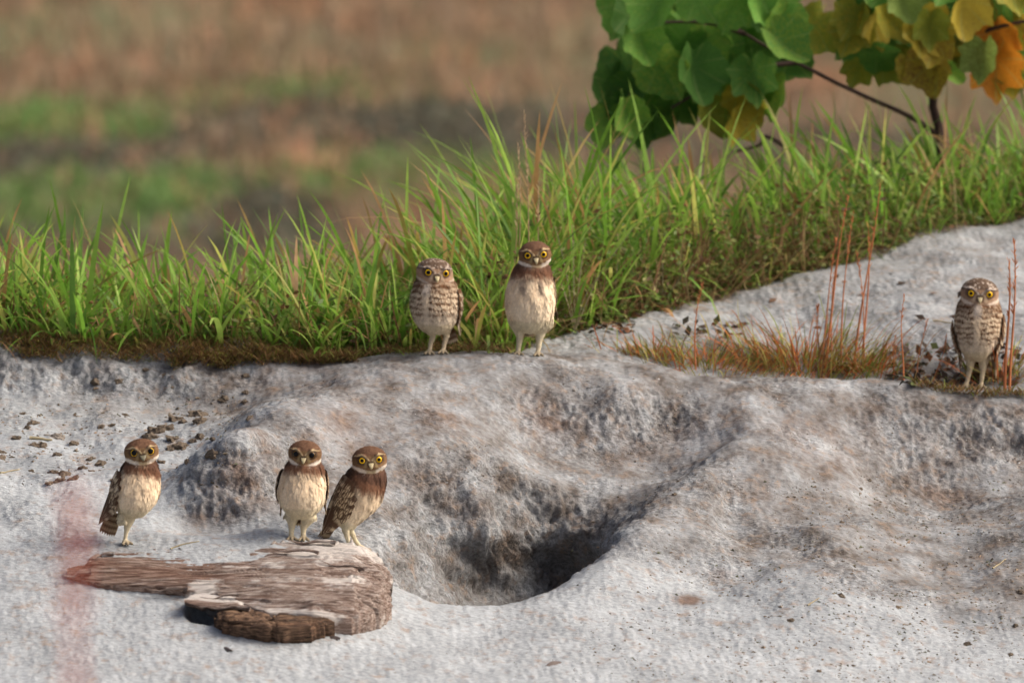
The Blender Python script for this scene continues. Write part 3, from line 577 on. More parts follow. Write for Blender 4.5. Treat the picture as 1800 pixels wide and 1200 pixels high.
ST = [(118,[(1002,-1.18),(1005,-1.20),(1008,-1.215),(1012,-1.22)]),(150,[(990,-1.13),(998,-1.18),(1008,-1.23),(1018,-1.25)]),(172,[(972,-1.09),(985,-1.15),(1005,-1.22),(1024,-1.27)]),
 (250,[(970,-1.08),(985,-1.15),(1008,-1.24),(1030,-1.29)]),(320,[(962,-1.07),(985,-1.15),(1012,-1.25),(1036,-1.31)]),(375,[(972,-1.08),(990,-1.16),(1018,-1.27),(1044,-1.335)]),(420,[(966,-1.07),(992,-1.18),(1030,-1.31),(1060,-1.38)]),
 (470,[(956,-1.05),(992,-1.19),(1042,-1.35),(1076,-1.42)]),(550,[(950,-1.03),(990,-1.19),(1046,-1.37),(1082,-1.44)]),(620,[(952,-1.01),(990,-1.17),(1044,-1.35),(1084,-1.43)]),(665,[(972,-1.02),(998,-1.13),(1040,-1.29),(1075,-1.375)]),(684,[(1000,-1.08),(1014,-1.14),(1046,-1.24),(1074,-1.31)]),(689,[(1022,-1.14),(1030,-1.17),(1044,-1.21),(1056,-1.23)])]
def sand_log(q, t): return -.07*np.exp(-((q-250)/110)**2)+.22*np.exp(-((q-600)/70)**2-((t-.12)/.2)**2)+.10*np.exp(-((q-520)/120)**2-((t-.03)/.12)**2)+.28*np.exp(-((q-360)/45)**2-((t-.85)/.22)**2)+.2*np.exp(-((q-500)/90)**2-((t-1)/.12)**2)-.02
loft('trunk', ST, M_WOOD, 320, 130, .0050, sand_log, .09, .026)
STB = [(378,[(1086,-1.42),(1088,-1.43),(1090,-1.435),(1092,-1.44)]),(400,[(1070,-1.40),(1078,-1.44),(1086,-1.47),(1096,-1.48)]),(440,[(1074,-1.41),(1084,-1.45),(1093,-1.48),(1104,-1.49)]),(470,[(1080,-1.42),(1088,-1.46),(1097,-1.49),(1106,-1.5)]),(484,[(1092,-1.44),(1096,-1.46),(1100,-1.48),(1104,-1.49)])]
loft('bark', STB, M_BARK, 70, 22, .008, lambda q, t: .02*q/q, .05, .012, 3)
STB = [(474,[(1096,-1.45),(1100,-1.46),(1104,-1.48),(1108,-1.49)]),(492,[(1080,-1.42),(1090,-1.46),(1102,-1.49),(1113,-1.5)]),(540,[(1080,-1.42),(1087,-1.45),(1096,-1.48),(1105,-1.49)]),(570,[(1084,-1.43),(1088,-1.44),(1094,-1.455),(1099,-1.46)]),(588,[(1090,-1.435),(1091,-1.44),(1093,-1.445),(1095,-1.45)])]
loft('bark', STB, M_BARK, 120, 22, .008, lambda q, t: .05*np.exp(-((q-560)/30)**2), .05, .012, 5)
STL = [(324,[(1055,-1.375),(1056,-1.382),(1058,-1.39),(1060,-1.396)]),(345,[(1044,-1.33),(1050,-1.36),(1056,-1.388),(1063,-1.405)]),(385,[(1040,-1.32),(1050,-1.36),(1058,-1.39),(1066,-1.41)]),(415,[(1046,-1.33),(1054,-1.37),(1061,-1.40),(1071,-1.425)]),(430,[(1056,-1.36),(1060,-1.38),(1066,-1.41),(1072,-1.425)])]
loft('ledge', STL, M_WOOD, 60, 24, .004, lambda q, t: .35*smooth(.75, .45, t), .012, .008, 9)
def splinter(p0, p1, w, m):
    a, b = np.array(p0), np.array(p1); d = b-a; d /= np.linalg.norm(d); s = np.cross(d, [0, 0, 1]); s /= np.linalg.norm(s); u = np.cross(s, d); V = []; n = 9
    for i in range(n):
        t = i/(n-1); c = a+(b-a)*t+u*.004*math.sin(t*7); r = w*(1-t)**.7+.0004
        for j in range(5): an = j/5*2*math.pi; V.append(c+s*r*math.cos(an)+u*r*.55*math.sin(an)*(1+.4*math.sin(i*2.1+j)))
    F = [(i*5+j, i*5+(j+1) % 5, (i+1)*5+(j+1) % 5, (i+1)*5+j) for i in range(n-1) for j in range(5)]+[tuple(range(5)), tuple(range((n-1)*5, n*5))]
    mesh_obj('splinter', np.array(V)-LOGB, F, m, log, np.zeros((len(V), 3)))
for a, b, w_ in [((160,1006,-1.235),(108,1012,-1.245),.011),((175,976,-1.12),(138,996,-1.16),.007),((200,974,-1.11),(152,976,-1.11),.006),((330,1036,-1.32),(250,1034,-1.31),.007),((440,1070,-1.43),(352,1064,-1.41),.008),((560,972,-1.13),(470,962,-1.11),.006),((590,955,-1.06),(500,949,-1.05),.008),((640,1000,-1.18),(560,985,-1.19),.006),((420,1046,-1.365),(350,1050,-1.365),.005)]:
    splinter(pix(*a), pix(*b), w_, M_WOOD)
tag(log, 'weathered brown log with splintered end lying half sunk in white sand', 'log')
# ------------------------------------------------------------------ grasses
def blades(root, L, W, az, lean, bend, colA, colB, nl=6, twist=.4, rg=rng):
    n = len(root); t = np.linspace(0, 1, nl+1)
    hx, hy = np.cos(az), np.sin(az); h = np.stack([hx, hy, 0*hx], 1)
    th = lean[:, None]+bend[:, None]*t[None]**1.4                    # angle from vertical along the blade
    ds = L[:, None]/nl; cxy = np.concatenate([np.zeros((n, 1)), np.cumsum(np.sin(th[:, 1:])*ds, 1)], 1); cz = np.concatenate([np.zeros((n, 1)), np.cumsum(np.cos(th[:, 1:])*ds, 1)], 1)
    c = root[:, None]+h[:, None]*cxy[..., None]; c[..., 2] += cz
    fa = az+math.pi/2+rg.normal(0, .9, n); sd = np.stack([np.cos(fa), np.sin(fa), 0*fa], 1)
    wd = W[:, None]*.5*np.clip(.55+1.6*t, 0, 1)[None]*np.sqrt(np.clip(1-t**2.2, 0, 1))[None]
    V = np.stack([c-sd[:, None]*wd[..., None], c+sd[:, None]*wd[..., None]], 2).reshape(-1, 3)
    col = colA[:, None]*(1-t[None, :, None])+colB[:, None]*t[None, :, None]; col = np.repeat(col, 2, 1).reshape(-1, 3)
    b = (np.arange(n)*(nl+1)*2)[:, None, None]+(np.arange(nl)*2)[None, :, None]+np.array([0, 1, 3, 2])
    return V, b.reshape(-1, 4), col
def pick(pal, p, n, rg=rng):
    return np.array(pal)[rg.choice(len(pal), n, p=np.array(p)/sum(p))]*rg.uniform(.75, 1.25, (n, 1))
M_GRASS = mat('grass_blade', .5, True, var=.18, nscale=35, trans=.48, spec=.35)
M_DRY = mat('dry_grass', .8, True, var=.2, nscale=35, trans=.2, spec=.2)
def grass(n, xr, yoff, L0, L1, W0, W1, clumps, rg):
    cxs = rg.uniform(*xr, clumps); cys = ybound(cxs)+rg.uniform(*yoff, clumps); ch = rg.uniform(.55, 1.25, clumps); ca = rg.uniform(0, 2*math.pi, clumps)
    k = rg.integers(0, clumps, n); r = rg.normal(0, .03, (n, 2)); x = cxs[k]+r[:, 0]; y = np.maximum(cys[k]+r[:, 1], ybound(x)+.01)
    root = np.stack([x, y, H(x, y)-.005], 1); hs = hfun(x)*ch[k]; L = rg.uniform(L0, L1, n)*hs; W = rg.uniform(W0, W1, n)
    az = np.where(rg.random(n) < .6, np.arctan2(r[:, 1], r[:, 0])+rg.normal(0, .6, n), math.pi+rg.normal(0, .9, n)); lean = np.abs(rg.normal(.32, .3, n)); bend = rg.gamma(2, .38, n)
    pal = [lin(134, 172, 70), lin(116, 160, 60), lin(158, 190, 92), lin(98, 136, 58), lin(186, 188, 104), lin(186, 146, 102)]
    ca_ = pick(pal, [28, 26, 18, 14, 7, 7], n, rg); cb = np.where((rg.random(n) < .92)[:, None], ca_*[1.08, 1.08, 1.0], lin(176, 140, 84))
    return blades(root, L, W, az, lean, bend, ca_, cb, 7, rg=rg)
def hfun(x): return np.interp(x, [-2, -1.2, -.6, -.3, -.1, .05, .25, .5, .9, 1.4], [.95, .95, .85, 1.0, 1.3, 1.55, 1.25, 1.05, .92, .85])
rg = np.random.default_rng(21)
parts = [grass(2500, (-1.7, .1), (.02, .7), .10, .33, .006, .015, 260, rg), grass(1700, (-1.7, .1), (.02, .7), .06, .24, .003, .008, 260, rg), grass(2400, (-.1, 1.75), (.10, .85), .10, .38, .006, .015, 260, rg), grass(2000, (-.1, 1.75), (.03, .8), .06, .24, .003, .008, 260, rg), grass(420, (-1.5, .2), (.0, .12), .06, .17, .007, .014, 120, rg)]
def join(parts):
    V, F, Cc, o = [], [], [], 0
    for v, f, c in parts: V.append(v); F.append(f+o); Cc.append(c); o += len(v)
    return np.concatenate(V), np.concatenate(F), np.concatenate(Cc)
V, F, c_ = join(parts)
tag(mesh_obj('grass', V, F, M_GRASS, col=np.clip(c_, .01, .6)), 'tall bright green grass growing along the bank behind the mound', 'grass', kind='stuff')
# leafy weeds and dead stems tangled at the foot of the grass
def leaflets(P, s0, s1, pal, pr, rg, asp=.45):
    n = len(P); L = rg.uniform(s0, s1, n); d = rg.normal(size=(n, 3)); d[:, 2] = d[:, 2]*.5+.1; d /= np.linalg.norm(d, axis=1)[:, None]
    up = rg.normal(size=(n, 3))*.5+[0, -.4, .8]; s = np.cross(d, up); s /= np.linalg.norm(s, axis=1)[:, None]; nn = np.cross(s, d)
    a = P; b = P+d*L[:, None]; m = P+d*(L*.45)[:, None]; w_ = (L*asp)[:, None]
    V = np.stack([a, m+s*w_*.5+nn*w_*.15, b, m-s*w_*.5+nn*w_*.15], 1).reshape(-1, 3); c = np.repeat(pick(pal, pr, n, rg), 4, 0)
    return V, (np.arange(n)*4)[:, None]+np.arange(4), c
n = 22000; x = np.concatenate([rg.uniform(-1.6, 1.7, 9000), rg.normal(.28, .34, 13000)]); y = ybound(x)+np.abs(rg.normal(0, .16, n))+.0; cl = smooth(-.25, .35, perlin(np.stack([x*9, y*9, x*0], -1)))
z = H(x, y)+rg.random(n)**1.5*(.035+.15*cl*np.interp(x, [-1.6, -.4, 0, .6, 1.6], [.6, .7, 1.3, 1.25, .6]))
wp = leaflets(np.stack([x, y, z], 1), .008, .024, [lin(112, 132, 62), lin(90, 112, 54), lin(146, 152, 84), lin(120, 88, 58), lin(98, 70, 48), lin(150, 146, 84)], [30, 28, 14, 12, 10, 6], rg)
tag(mesh_obj('weeds', wp[0], wp[1], M_GRASS, col=wp[2]), 'low tangle of small leafy weeds at the foot of the grass', 'weeds', kind='stuff')
n = 2600; x = np.concatenate([rg.uniform(-1.5, 1.6, 1300), rg.uniform(-.2, .8, 1300)]); y = ybound(x)+np.abs(rg.normal(0, .2, n)); root = np.stack([x, y, H(x, y)], 1)
b_ = blades(root, rg.uniform(.06, .24, n), rg.uniform(.0018, .005, n), rg.uniform(0, 6.28, n), np.abs(rg.normal(.6, .4, n)), rg.normal(.5, .5, n), *[pick([lin(150, 124, 88), lin(122, 92, 66), lin(160, 144, 104), lin(130, 112, 70)], [3, 3, 2, 2], n, rg)]*2, 5, rg=rg)
tag(mesh_obj('dead_stems', b_[0], b_[1], M_DRY, col=b_[2]), 'brown dead stems lying among the green grass', 'dry grass', kind='stuff')
# dry turf mat along the left crest and a small patch at the far right
def turf(n, x0, x1, ymin, ymax, rg, hang):
    x = rg.uniform(x0, x1, n); y = rg.uniform(ymin, ymax, n)+.016*perlin(np.stack([x*14, x*0, x*0], -1))+.008*perlin(np.stack([x*50, x*0+4, x*0], -1)); root = np.stack([x, y, H(x, y)+rg.uniform(0, hang, n)], 1)
    az = rg.normal(-1.57, 1.2, n); c = pick([lin(140, 114, 78), lin(112, 90, 62), lin(146, 140, 74), lin(158, 124, 88), lin(122, 134, 62)], [4, 4, 2, 3, 2], n, rg)
    return blades(root, rg.uniform(.010, .034, n), rg.uniform(.0012, .0032, n), az, rg.uniform(.5, 1.35, n), rg.uniform(.0, .7, n), c, c*1.1, 4, rg=rg)
V, F, c_ = join([turf(3500, -1.45, -1.0, .004, .06, rg, .006), turf(5500, -1.08, -.345, .002, .07, rg, .012), turf(3000, -.75, -.34, -.010, .03, rg, .012), turf(1500, .88, 1.4, -.012, .02, rg, .006), turf(900, -.4, .0, .05, .12, rg, .012)])
tag(mesh_obj('turf', V, F, M_DRY, col=c_), 'matted brown and olive turf edging the sandy bank', 'turf', kind='stuff')
# dry tussocks behind the crest on the right
def tussock(px, py, n, rad, L0, L1, rg):
    b = hit(px, py); r = rg.normal(0, rad, (n, 2))*[1, .45]; x = b[0]+r[:, 0]; y = np.maximum(b[1]+r[:, 1], .03); root = np.stack([x, y, H(x, y)], 1)
    c = pick([lin(160, 118, 74), lin(194, 112, 66), lin(130, 142, 66), lin(116, 84, 58), lin(170, 164, 92)], [3, 4, 5, 2, 3], n, rg)
    return blades(root, rg.uniform(L0, L1, n), rg.uniform(.0014, .0034, n), np.arctan2(r[:, 1], r[:, 0])+rg.normal(0, .5, n), np.abs(rg.normal(.65, .45, n)), rg.gamma(2, .35, n), c, c*1.05, 6, rg=rg)
tl = [((1415,650),1000,.095,.03,.16,'spiky dry brown tussock behind the crest with tall orange stalks rising from it'), ((1240,640),700,.10,.02,.08,'low dry olive tussock just over the crest of the mound'), ((1520,655),260,.04,.03,.09,'small sparse reddish tuft between the big tussock and the pale barred owl'), ((1765,665),220,.045,.04,.12,'reddish dry tuft at the foot of the stalks by the pale barred owl'), ((1150,628),180,.04,.02,.07,'little olive tuft where the crest meets the grassy bank')]
for (p, n, rad, a, b, lb) in tl:
    v, f, c = tussock(*p, n, rad, a, b, rg); o0 = hit(*p); o = empty('dry_tussock', o0); tag(mesh_obj('blades', v-o0, f, M_DRY, o, c), kind='stuff'); o['label'] = lb; o['category'] = 'dry grass'
# single tall dry stalks
def stalk(name, base, top, w0, cols, head, label, group, rg, nh=60, hw=.006):
    n = 14; P = np.array([base+(top-base)*t+np.array([.012*math.sin(t*3+base[0]*40)*t, .01*math.sin(t*2.3), 0]) for t in np.linspace(0, 1, n)]); V = []
    for i, p in enumerate(P):
        r = w0*(1-.75*i/(n-1))
        for j in range(5): a = j/5*2*math.pi; V.append(p+np.array([math.cos(a)*r, math.sin(a)*r, 0]))
    F = [(i*5+j, i*5+(j+1) % 5, (i+1)*5+(j+1) % 5, (i+1)*5+j) for i in range(n-1) for j in range(5)]
    e = empty(name, base); mesh_obj('stem', np.array(V)-base, F, M_DRY, e, np.tile(cols[0], (len(V), 1)))
    if head:
        t = rg.uniform(1-head, 1, nh); q = P[np.clip((t*(n-1)).astype(int), 0, n-2)]+(P[-1]-P[-2])*((t*(n-1)) % 1)[:, None]
        bl = blades(q, rg.uniform(hw*1.5, hw*3.2, nh), np.full(nh, hw*.45), rg.uniform(0, 6.28, nh), rg.uniform(.15, .6, nh), rg.uniform(-.2, .5, nh), np.tile(cols[1], (nh, 1)), np.tile(cols[1]*1.1, (nh, 1)), 3, rg=rg)
        o = mesh_obj('seed_head', bl[0]-base, bl[1], M_DRY, e, bl[2]); o['kind'] = 'stuff'
    e['label'] = label; e['category'] = 'grass stalk'
    if group: e['group'] = group
    return e
rust_ = [lin(186, 118, 78), lin(196, 128, 86)]
for (bx, by, tx, ty, w_) in [(1448,655,1496,345,.0042),(1478,652,1492,370,.003),(1500,650,1540,330,.0038),(1515,648,1526,400,.0036),(1440,650,1478,420,.003),(1462,655,1470,450,.0026),(1222,650,1230,505,.0028),(1425,655,1448,540,.0024),(1520,652,1508,450,.0026)]:
    b = hit(bx, by); stalk('dry_stalk', b, pix(tx, ty, b[1]+.03), w_*.8, rust_, .35, 'thin upright orange dry stalk rising from the tussock behind the crest', 'orange stalks in the tussocks', rg, 26, .005)
for (bx, by, tx, ty, w_) in [(1588,668,1592,520,.0026),(1612,668,1622,560,.0024),(1570,668,1580,590,.0024),(1640,672,1662,590,.0022)]:
    b = hit(bx, by); stalk('dry_stalk', b, pix(tx, ty, b[1]+.02), w_*.8, rust_, .3, 'short thin red-brown dry stalk between the tussock and the pale barred owl', 'short stalks beside the owl', rg, 16, .004)
for (bx, by, tx, ty, w_) in [(1758,690,1770,460,.0052),(1766,690,1782,420,.0044)]:
    b = hit(bx, by-10); b[1] = .10; b[2] = H(b[0], b[1])[0]; stalk('dry_stalk', b, pix(tx, ty, b[1]), w_*.8, rust_, .5, 'thick orange dry stalk standing just behind the pale barred owl', 'stalks behind the pale owl', rg, 40, .006)
tan_ = [lin(168, 142, 112), lin(196, 172, 140)]
for (bx, by, tx, ty) in [(905,600,912,255),(925,600,930,200),(935,600,957,320),(895,600,905,330),(1170,500,1185,330)]:
    b = hit(bx, by); b[1] = max(b[1], ybound(b[0])+.06); b[2] = H(b[0], b[1])[0]; stalk('seeding_stalk', b, pix(tx, ty, b[1]+.04), .0022, tan_, .3, 'slender tan seeding grass stalk standing above the green grass', 'tan stalks in the grass', rg, 50, .005)
# red plume far in front of everything, out of focus
b = np.array([pix(96, 900, -9)[0], -9, 0]); b[2] = H(b[0], b[1])[0]
stalk('foreground_stalk', b, pix(108, 895, -9), .006, [lin(186, 108, 88), lin(198, 122, 102)], .5, 'blurred red dry grass stalk rising in front of the log', None, rg, 420, .010)
# small wiry weeds with pale leaves
M_STEM = mat('weed_stem', .7, False, lin(150, 140, 112), var=.2, nscale=90)
def weed(px, py, h, lb, rg, nb=5, pal=(lin(186, 184, 120), lin(150, 160, 90))):
    b = hit(px, py); b[1] = max(b[1], ybound(b[0])); b[2] = H(b[0], b[1])[0]; e = empty('wiry_weed', b); e['label'] = lb; e['category'] = 'weed'
    for i in range(nb):
        an = rg.uniform(-1.2, 1.2); tip = np.array([math.sin(an)*h*.7, rg.uniform(-.04, .02), h*rg.uniform(.5, 1)]); K = [np.zeros(3), tip*.4+[0, 0, h*.12], tip]; Pc = catmull(K, 10); V = []
        for k, p in enumerate(Pc):
            for j in range(4): a = j/4*2*math.pi; r = .0017*(1-.6*k/9); V.append(p+np.array([math.cos(a)*r, 0, math.sin(a)*r])+np.array([0, math.sin(a)*r, 0]))
        mesh_obj('stem', V, [(k*4+j, k*4+(j+1) % 4, (k+1)*4+(j+1) % 4, (k+1)*4+j) for k in range(9) for j in range(4)], M_STEM, e)
        for k in range(4):
            v, f, c = leaflets(np.array([Pc[9-2*k] if k < 4 else Pc[3]]), .012, .024, list(pal), [1, 1], rg, .5); mesh_obj('leaf', v, f, M_GRASS, e, c)
for px, py, h, lb in [(1010,590,.24,'pale yellow-green leafy weed beside the tall cream-bellied owl'),(1080,560,.14,'wiry grey weed with sparse pale leaves beside the dark stones'),(1165,545,.13,'forked grey weed at the edge of the rear sand slope'),(880,612,.12,'feathery green weed between the two owls on the crest'),(850,610,.10,'bright small weed beside the legs of the dark barred owl')]: weed(px, py, h, lb, rg, 7, (lin(186, 184, 120), lin(150, 160, 90)) if px > 900 else (lin(110, 140, 60), lin(90, 124, 56)))
# ------------------------------------------------------------------ broad-leaved sapling
M_TWIG = mat('sapling_bark', .75, False, lin(70, 52, 48), var=.25, nscale=120, bump=.0008, bscale=200)
def leaf_mat(name, c, c2, k):
    m = mat(name, .6, False, c, var=.2, nscale=28, trans=.35, spec=.2); n = m.node_tree.nodes; L = m.node_tree.links
    tc = n.new('ShaderNodeTexCoord'); nz = n.new('ShaderNodeTexNoise'); nz.inputs['Scale'].default_value = 16; nz.inputs['Detail'].default_value = 4; L.new(tc.outputs['Object'], nz.inputs[0])
    oi = n.new('ShaderNodeObjectInfo'); ad = n.new('ShaderNodeMath'); ad.operation = 'MULTIPLY_ADD'; ad.inputs[1].default_value = .22; L.new(oi.outputs['Random'], ad.inputs[0]); L.new(nz.outputs[0], ad.inputs[2])
    mr = n.new('ShaderNodeMapRange'); mr.inputs[1].default_value = k; mr.inputs[2].default_value = k+.14; L.new(ad.outputs[0], mr.inputs[0])
    mx = [x for x in n if x.type == 'MIX'][0]; ms = n.new('ShaderNodeMix'); ms.data_type = 'RGBA'; L.new(mr.outputs[0], ms.inputs[0]); ms.inputs[6].default_value = (*c, 1); ms.inputs[7].default_value = (*c2, 1); sx = n.new('ShaderNodeSeparateXYZ'); L.new(tc.outputs['Object'], sx.inputs[0])
    at = n.new('ShaderNodeMath'); at.operation = 'ARCTAN2'; L.new(sx.outputs[0], at.inputs[0]); L.new(sx.outputs[1], at.inputs[1])
    m6 = n.new('ShaderNodeMath'); m6.operation = 'MULTIPLY'; m6.inputs[1].default_value = 3.35; L.new(at.outputs[0], m6.inputs[0])
    sn = n.new('ShaderNodeMath'); sn.operation = 'SINE'; L.new(m6.outputs[0], sn.inputs[0]); ab = n.new('ShaderNodeMath'); ab.operation = 'ABSOLUTE'; L.new(sn.outputs[0], ab.inputs[0])
    vr = n.new('ShaderNodeMapRange'); vr.inputs[1].default_value = .05; vr.inputs[2].default_value = .14; vr.inputs[3].default_value = .35; vr.inputs[4].default_value = 0; L.new(ab.outputs[0], vr.inputs[0])
    mv = n.new('ShaderNodeMix'); mv.data_type = 'RGBA'; L.new(vr.outputs[0], mv.inputs[0]); L.new(ms.outputs[2], mv.inputs[6]); mv.inputs[7].default_value = (*lin(168, 184, 112), 1)
    L.new(mv.outputs[2], mx.inputs[6])
    return m
ML = [leaf_mat('green_leaf', lin(108, 158, 68), lin(138, 166, 70), .62), leaf_mat('deep_green_leaf', lin(90, 134, 62), lin(116, 144, 60), .64), leaf_mat('olive_leaf', lin(138, 148, 58), lin(172, 158, 60), .58), leaf_mat('yellow_leaf', lin(182, 162, 62), lin(146, 112, 58), .66), leaf_mat('orange_leaf', lin(204, 132, 44), lin(176, 92, 44), .64), leaf_mat('pale_green_leaf', lin(134, 156, 80), lin(116, 132, 62), .6)]
M_VEIN = mat('leaf_vein', .6, False, lin(130, 150, 80), var=.1, trans=.2)
def leaf_mesh(seed, lobes, curl):
    r_ = np.random.default_rng(seed); na, nr = 44, 5; V = [(0, 0, 0)]; F = []
    for k in range(1, nr+1):
        for j in range(na):
            a = j/na*2*math.pi; s = math.sin(a/2)**.7
            dv_ = a-math.pi; pk_ = max(math.exp(-abs(dv_-c0)/w0)*h0 for c0, w0, h0 in ((0, .30, 1.0), (-.95, .26, .74), (.95, .26, .74), (-1.85, .3, .46), (1.85, .3, .46))) if lobes == 5 else max(math.exp(-abs(dv_-c0)/w0)*h0 for c0, w0, h0 in ((0, .55, 1.0), (-1.15, .4, .6), (1.15, .4, .6)))
            rad = (.50+.30*pk_)*(1-.5*math.exp(-(min(a, 2*math.pi-a)/.3)**2))*(1+.04*math.sin(13*a+seed)*(k == nr))
            x_, y_ = math.sin(a)*rad*k/nr*.92, -math.cos(a)*rad*k/nr
            z_ = -curl*abs(x_)**1.3*.9-curl*.5*max(0, y_)**2*1.6+.03*math.sin(7*x_+seed)*k/nr+.035*math.sin(5*a+seed*2)*(k/nr)**2
            V.append((x_, y_, z_))
    for j in range(na): F.append((0, 1+j, 1+(j+1) % na))
    for k in range(nr-1):
        for j in range(na): a_ = 1+k*na+j; b_ = 1+k*na+(j+1) % na; F.append((a_, a_+na, b_+na, b_))
    b0 = len(V); V += [(-.012, 0, 0), (.012, 0, 0), (-.01, -.22, .10), (.01, -.22, .10), (-.01, -.42, .32), (.01, -.42, .32)]; F += [(b0, b0+1, b0+3, b0+2), (b0+2, b0+3, b0+5, b0+4)]
    me = bpy.data.meshes.new('leaf'); me.from_pydata(V, [], F); me.update(); me.polygons.foreach_set('use_smooth', [True]*len(me.polygons)); return me
LM = [[leaf_mesh(11+i, 5 if i == 2 else 3, .35+.25*i) for i in range(4)] for m in ML]
for k, row in enumerate(LM):
    for me in row: me.materials.append(ML[k])
YT = 1.7
tb_ = pix(1655, 330, YT); tb_[2] = H(tb_[0], YT)[0]-.01
tree = empty('broad_leaved_sapling', tb_); tag(tree, 'young tree with large drooping green and yellowing leaves above the grass', 'tree')
def tube(name, K, r0, r1, m, parent, org, n=16):
    Pc = catmull(np.array(K), n); V = []; q = 7
    for i, p in enumerate(Pc):
        r = r0+(r1-r0)*i/(n-1); d = Pc[min(i+1, n-1)]-Pc[max(i-1, 0)]; d /= np.linalg.norm(d); s = np.cross(d, [0, 1, 0.01]); s /= np.linalg.norm(s); u = np.cross(s, d)
        for j in range(q): a = j/q*2*math.pi; V.append(p+(s*math.cos(a)+u*math.sin(a))*r*(1+.08*math.sin(i*3+j)))
    F = [(i*q+j, i*q+(j+1) % q, (i+1)*q+(j+1) % q, (i+1)*q+j) for i in range(n-1) for j in range(q)]+[tuple(range(q)), tuple(range((n-1)*q, n*q))]
    return mesh_obj(name, np.array(V)-org, F, m, parent)
p_ = lambda a, b, d=0: pix(a, b, YT+d)
tube('trunk', [tb_, p_(1652,240), p_(1640,180,.02), p_(1652,100,.05), p_(1690,0,.08), p_(1720,-160,.1), p_(1710,-330,.1)], .013, .007, M_TWIG, tree, tb_, 30)
BR = [[p_(1645,235), p_(1600,205,-.03), p_(1500,160,-.05), p_(1400,110,-.06), p_(1310,60,-.08), p_(1250,10,-.1)], [p_(1400,110,-.06), p_(1330,120,-.1), p_(1250,150,-.12), p_(1180,190,-.14)], [p_(1652,100,.05), p_(1720,60,-.05), p_(1790,40,-.1), p_(1860,30,-.12)],
      [p_(1690,0,.08), p_(1600,-60,0), p_(1500,-90,-.05), p_(1420,-60,-.08)], [p_(1310,60,-.08), p_(1240,40,-.1), p_(1150,40,-.14)], [p_(1400,270,-.05), p_(1348,240,-.05), p_(1335,255,-.05), p_(1290,268,-.03)], [p_(1720,-160,.1), p_(1800,-190,.1), p_(1900,-150,.05)]]
for i, K in enumerate(BR): tube('branch', K, .007 if i != 5 else .006, .003, M_TWIG, tree, tb_)
tube('branch', [p_(1652,300), p_(1560,318,.0), p_(1450,312,-.03), p_(1400,270,-.05)], .005, .005, M_TWIG, tree, tb_)
def add_leaf(px, py, size, k, roll, dd, tilt=None):
    o = bpy.data.objects.new('leaf', LM[k][random.randrange(4)]); C.objects.link(o); o.parent = tree
    o.location = pix(px, py, YT+dd)-tb_; s = size/S*1.18
    o.scale = (s, s, s)
    # hang from the stalk, blade facing roughly to the viewer, tip down
    t_ = R(random.uniform(55, 105)) if tilt is None else R(tilt)
    o.rotation_euler = (Matrix.Rotation(R(roll), 4, 'Y') @ Matrix.Rotation(R(random.uniform(-35, 35)), 4, 'Z') @ Matrix.Rotation(-t_, 4, 'X') ).to_euler()
lr = random.Random(5)
spots = []
for (px, py) in [(1090,20),(1150,25),(1215,15),(1275,30),(1330,20),(1370,50),(1105,80),(1170,85),(1240,80),(1300,75),(1350,95),(1415,70),(1085,130),(1140,140),(1200,140),(1265,120),(1320,140),(1370,120),(1120,190),(1180,195),(1240,185),(1300,190),(1080,210),(1160,235),(1230,225),(1050,235),(1120,240),(1290,225),(1340,170),(1070,165)]:
    k = 0 if py < 90 and lr.random() < .75 else (1 if lr.random() < .65 else 0)
    if py > 180 and 1180 < px < 1340: k = lr.choice([2, 2, 3, 1])
    if px > 1380: k = 2
    spots.append((px+12+lr.uniform(-8, 8), py-24+lr.uniform(-8, 8), lr.uniform(58, 90) if py < 200 else lr.uniform(48, 70), k, lr.uniform(-40, 40), lr.uniform(-.2, .1)))
for (px, py, k) in [(1500,45,2),(1500,70,2),(1530,10,1),(1560,40,2),(1590,20,5),(1540,60,3),(1620,70,3),(1650,100,3),(1640,60,2),(1665,30,1),(1690,90,5),(1600,90,2),(1700,30,3),(1730,110,5),(1720,60,0),(1750,130,4),(1760,70,4),(1780,140,3),(1795,110,4),(1790,50,3),(1740,10,1),(1640,130,3),(1780,0,2),(1820,60,3),(1850,120,4),(1835,10,1),(1560,-10,0),(1620,-15,0),(1680,-20,0),(1510,-40,1)]:
    spots.append((px+lr.uniform(-6, 6), py-22+lr.uniform(-6, 6), lr.uniform(56, 86), k, lr.uniform(-35, 35), lr.uniform(-.2, .1)))
for i in range(40): spots.append((lr.uniform(1085, 1390), lr.uniform(-20, 185), lr.uniform(50, 80), lr.choice([0, 1, 1]), lr.uniform(-50, 50), lr.uniform(-.05, .2)))
for i in range(30): spots.append((lr.uniform(1510, 1810), lr.uniform(-30, 125), lr.uniform(48, 78), lr.choice([2, 0, 1, 3, 5, 1]), lr.uniform(-50, 50), lr.uniform(-.05, .2)))
for i in range(30): spots.append((lr.uniform(1060, 1950), lr.uniform(-420, -120), lr.uniform(80, 125), lr.choice([0, 0, 1, 1, 2]), lr.uniform(-50, 50), lr.uniform(-.3, .3)))
random.seed(3)
for s_ in spots: add_leaf(*s_)
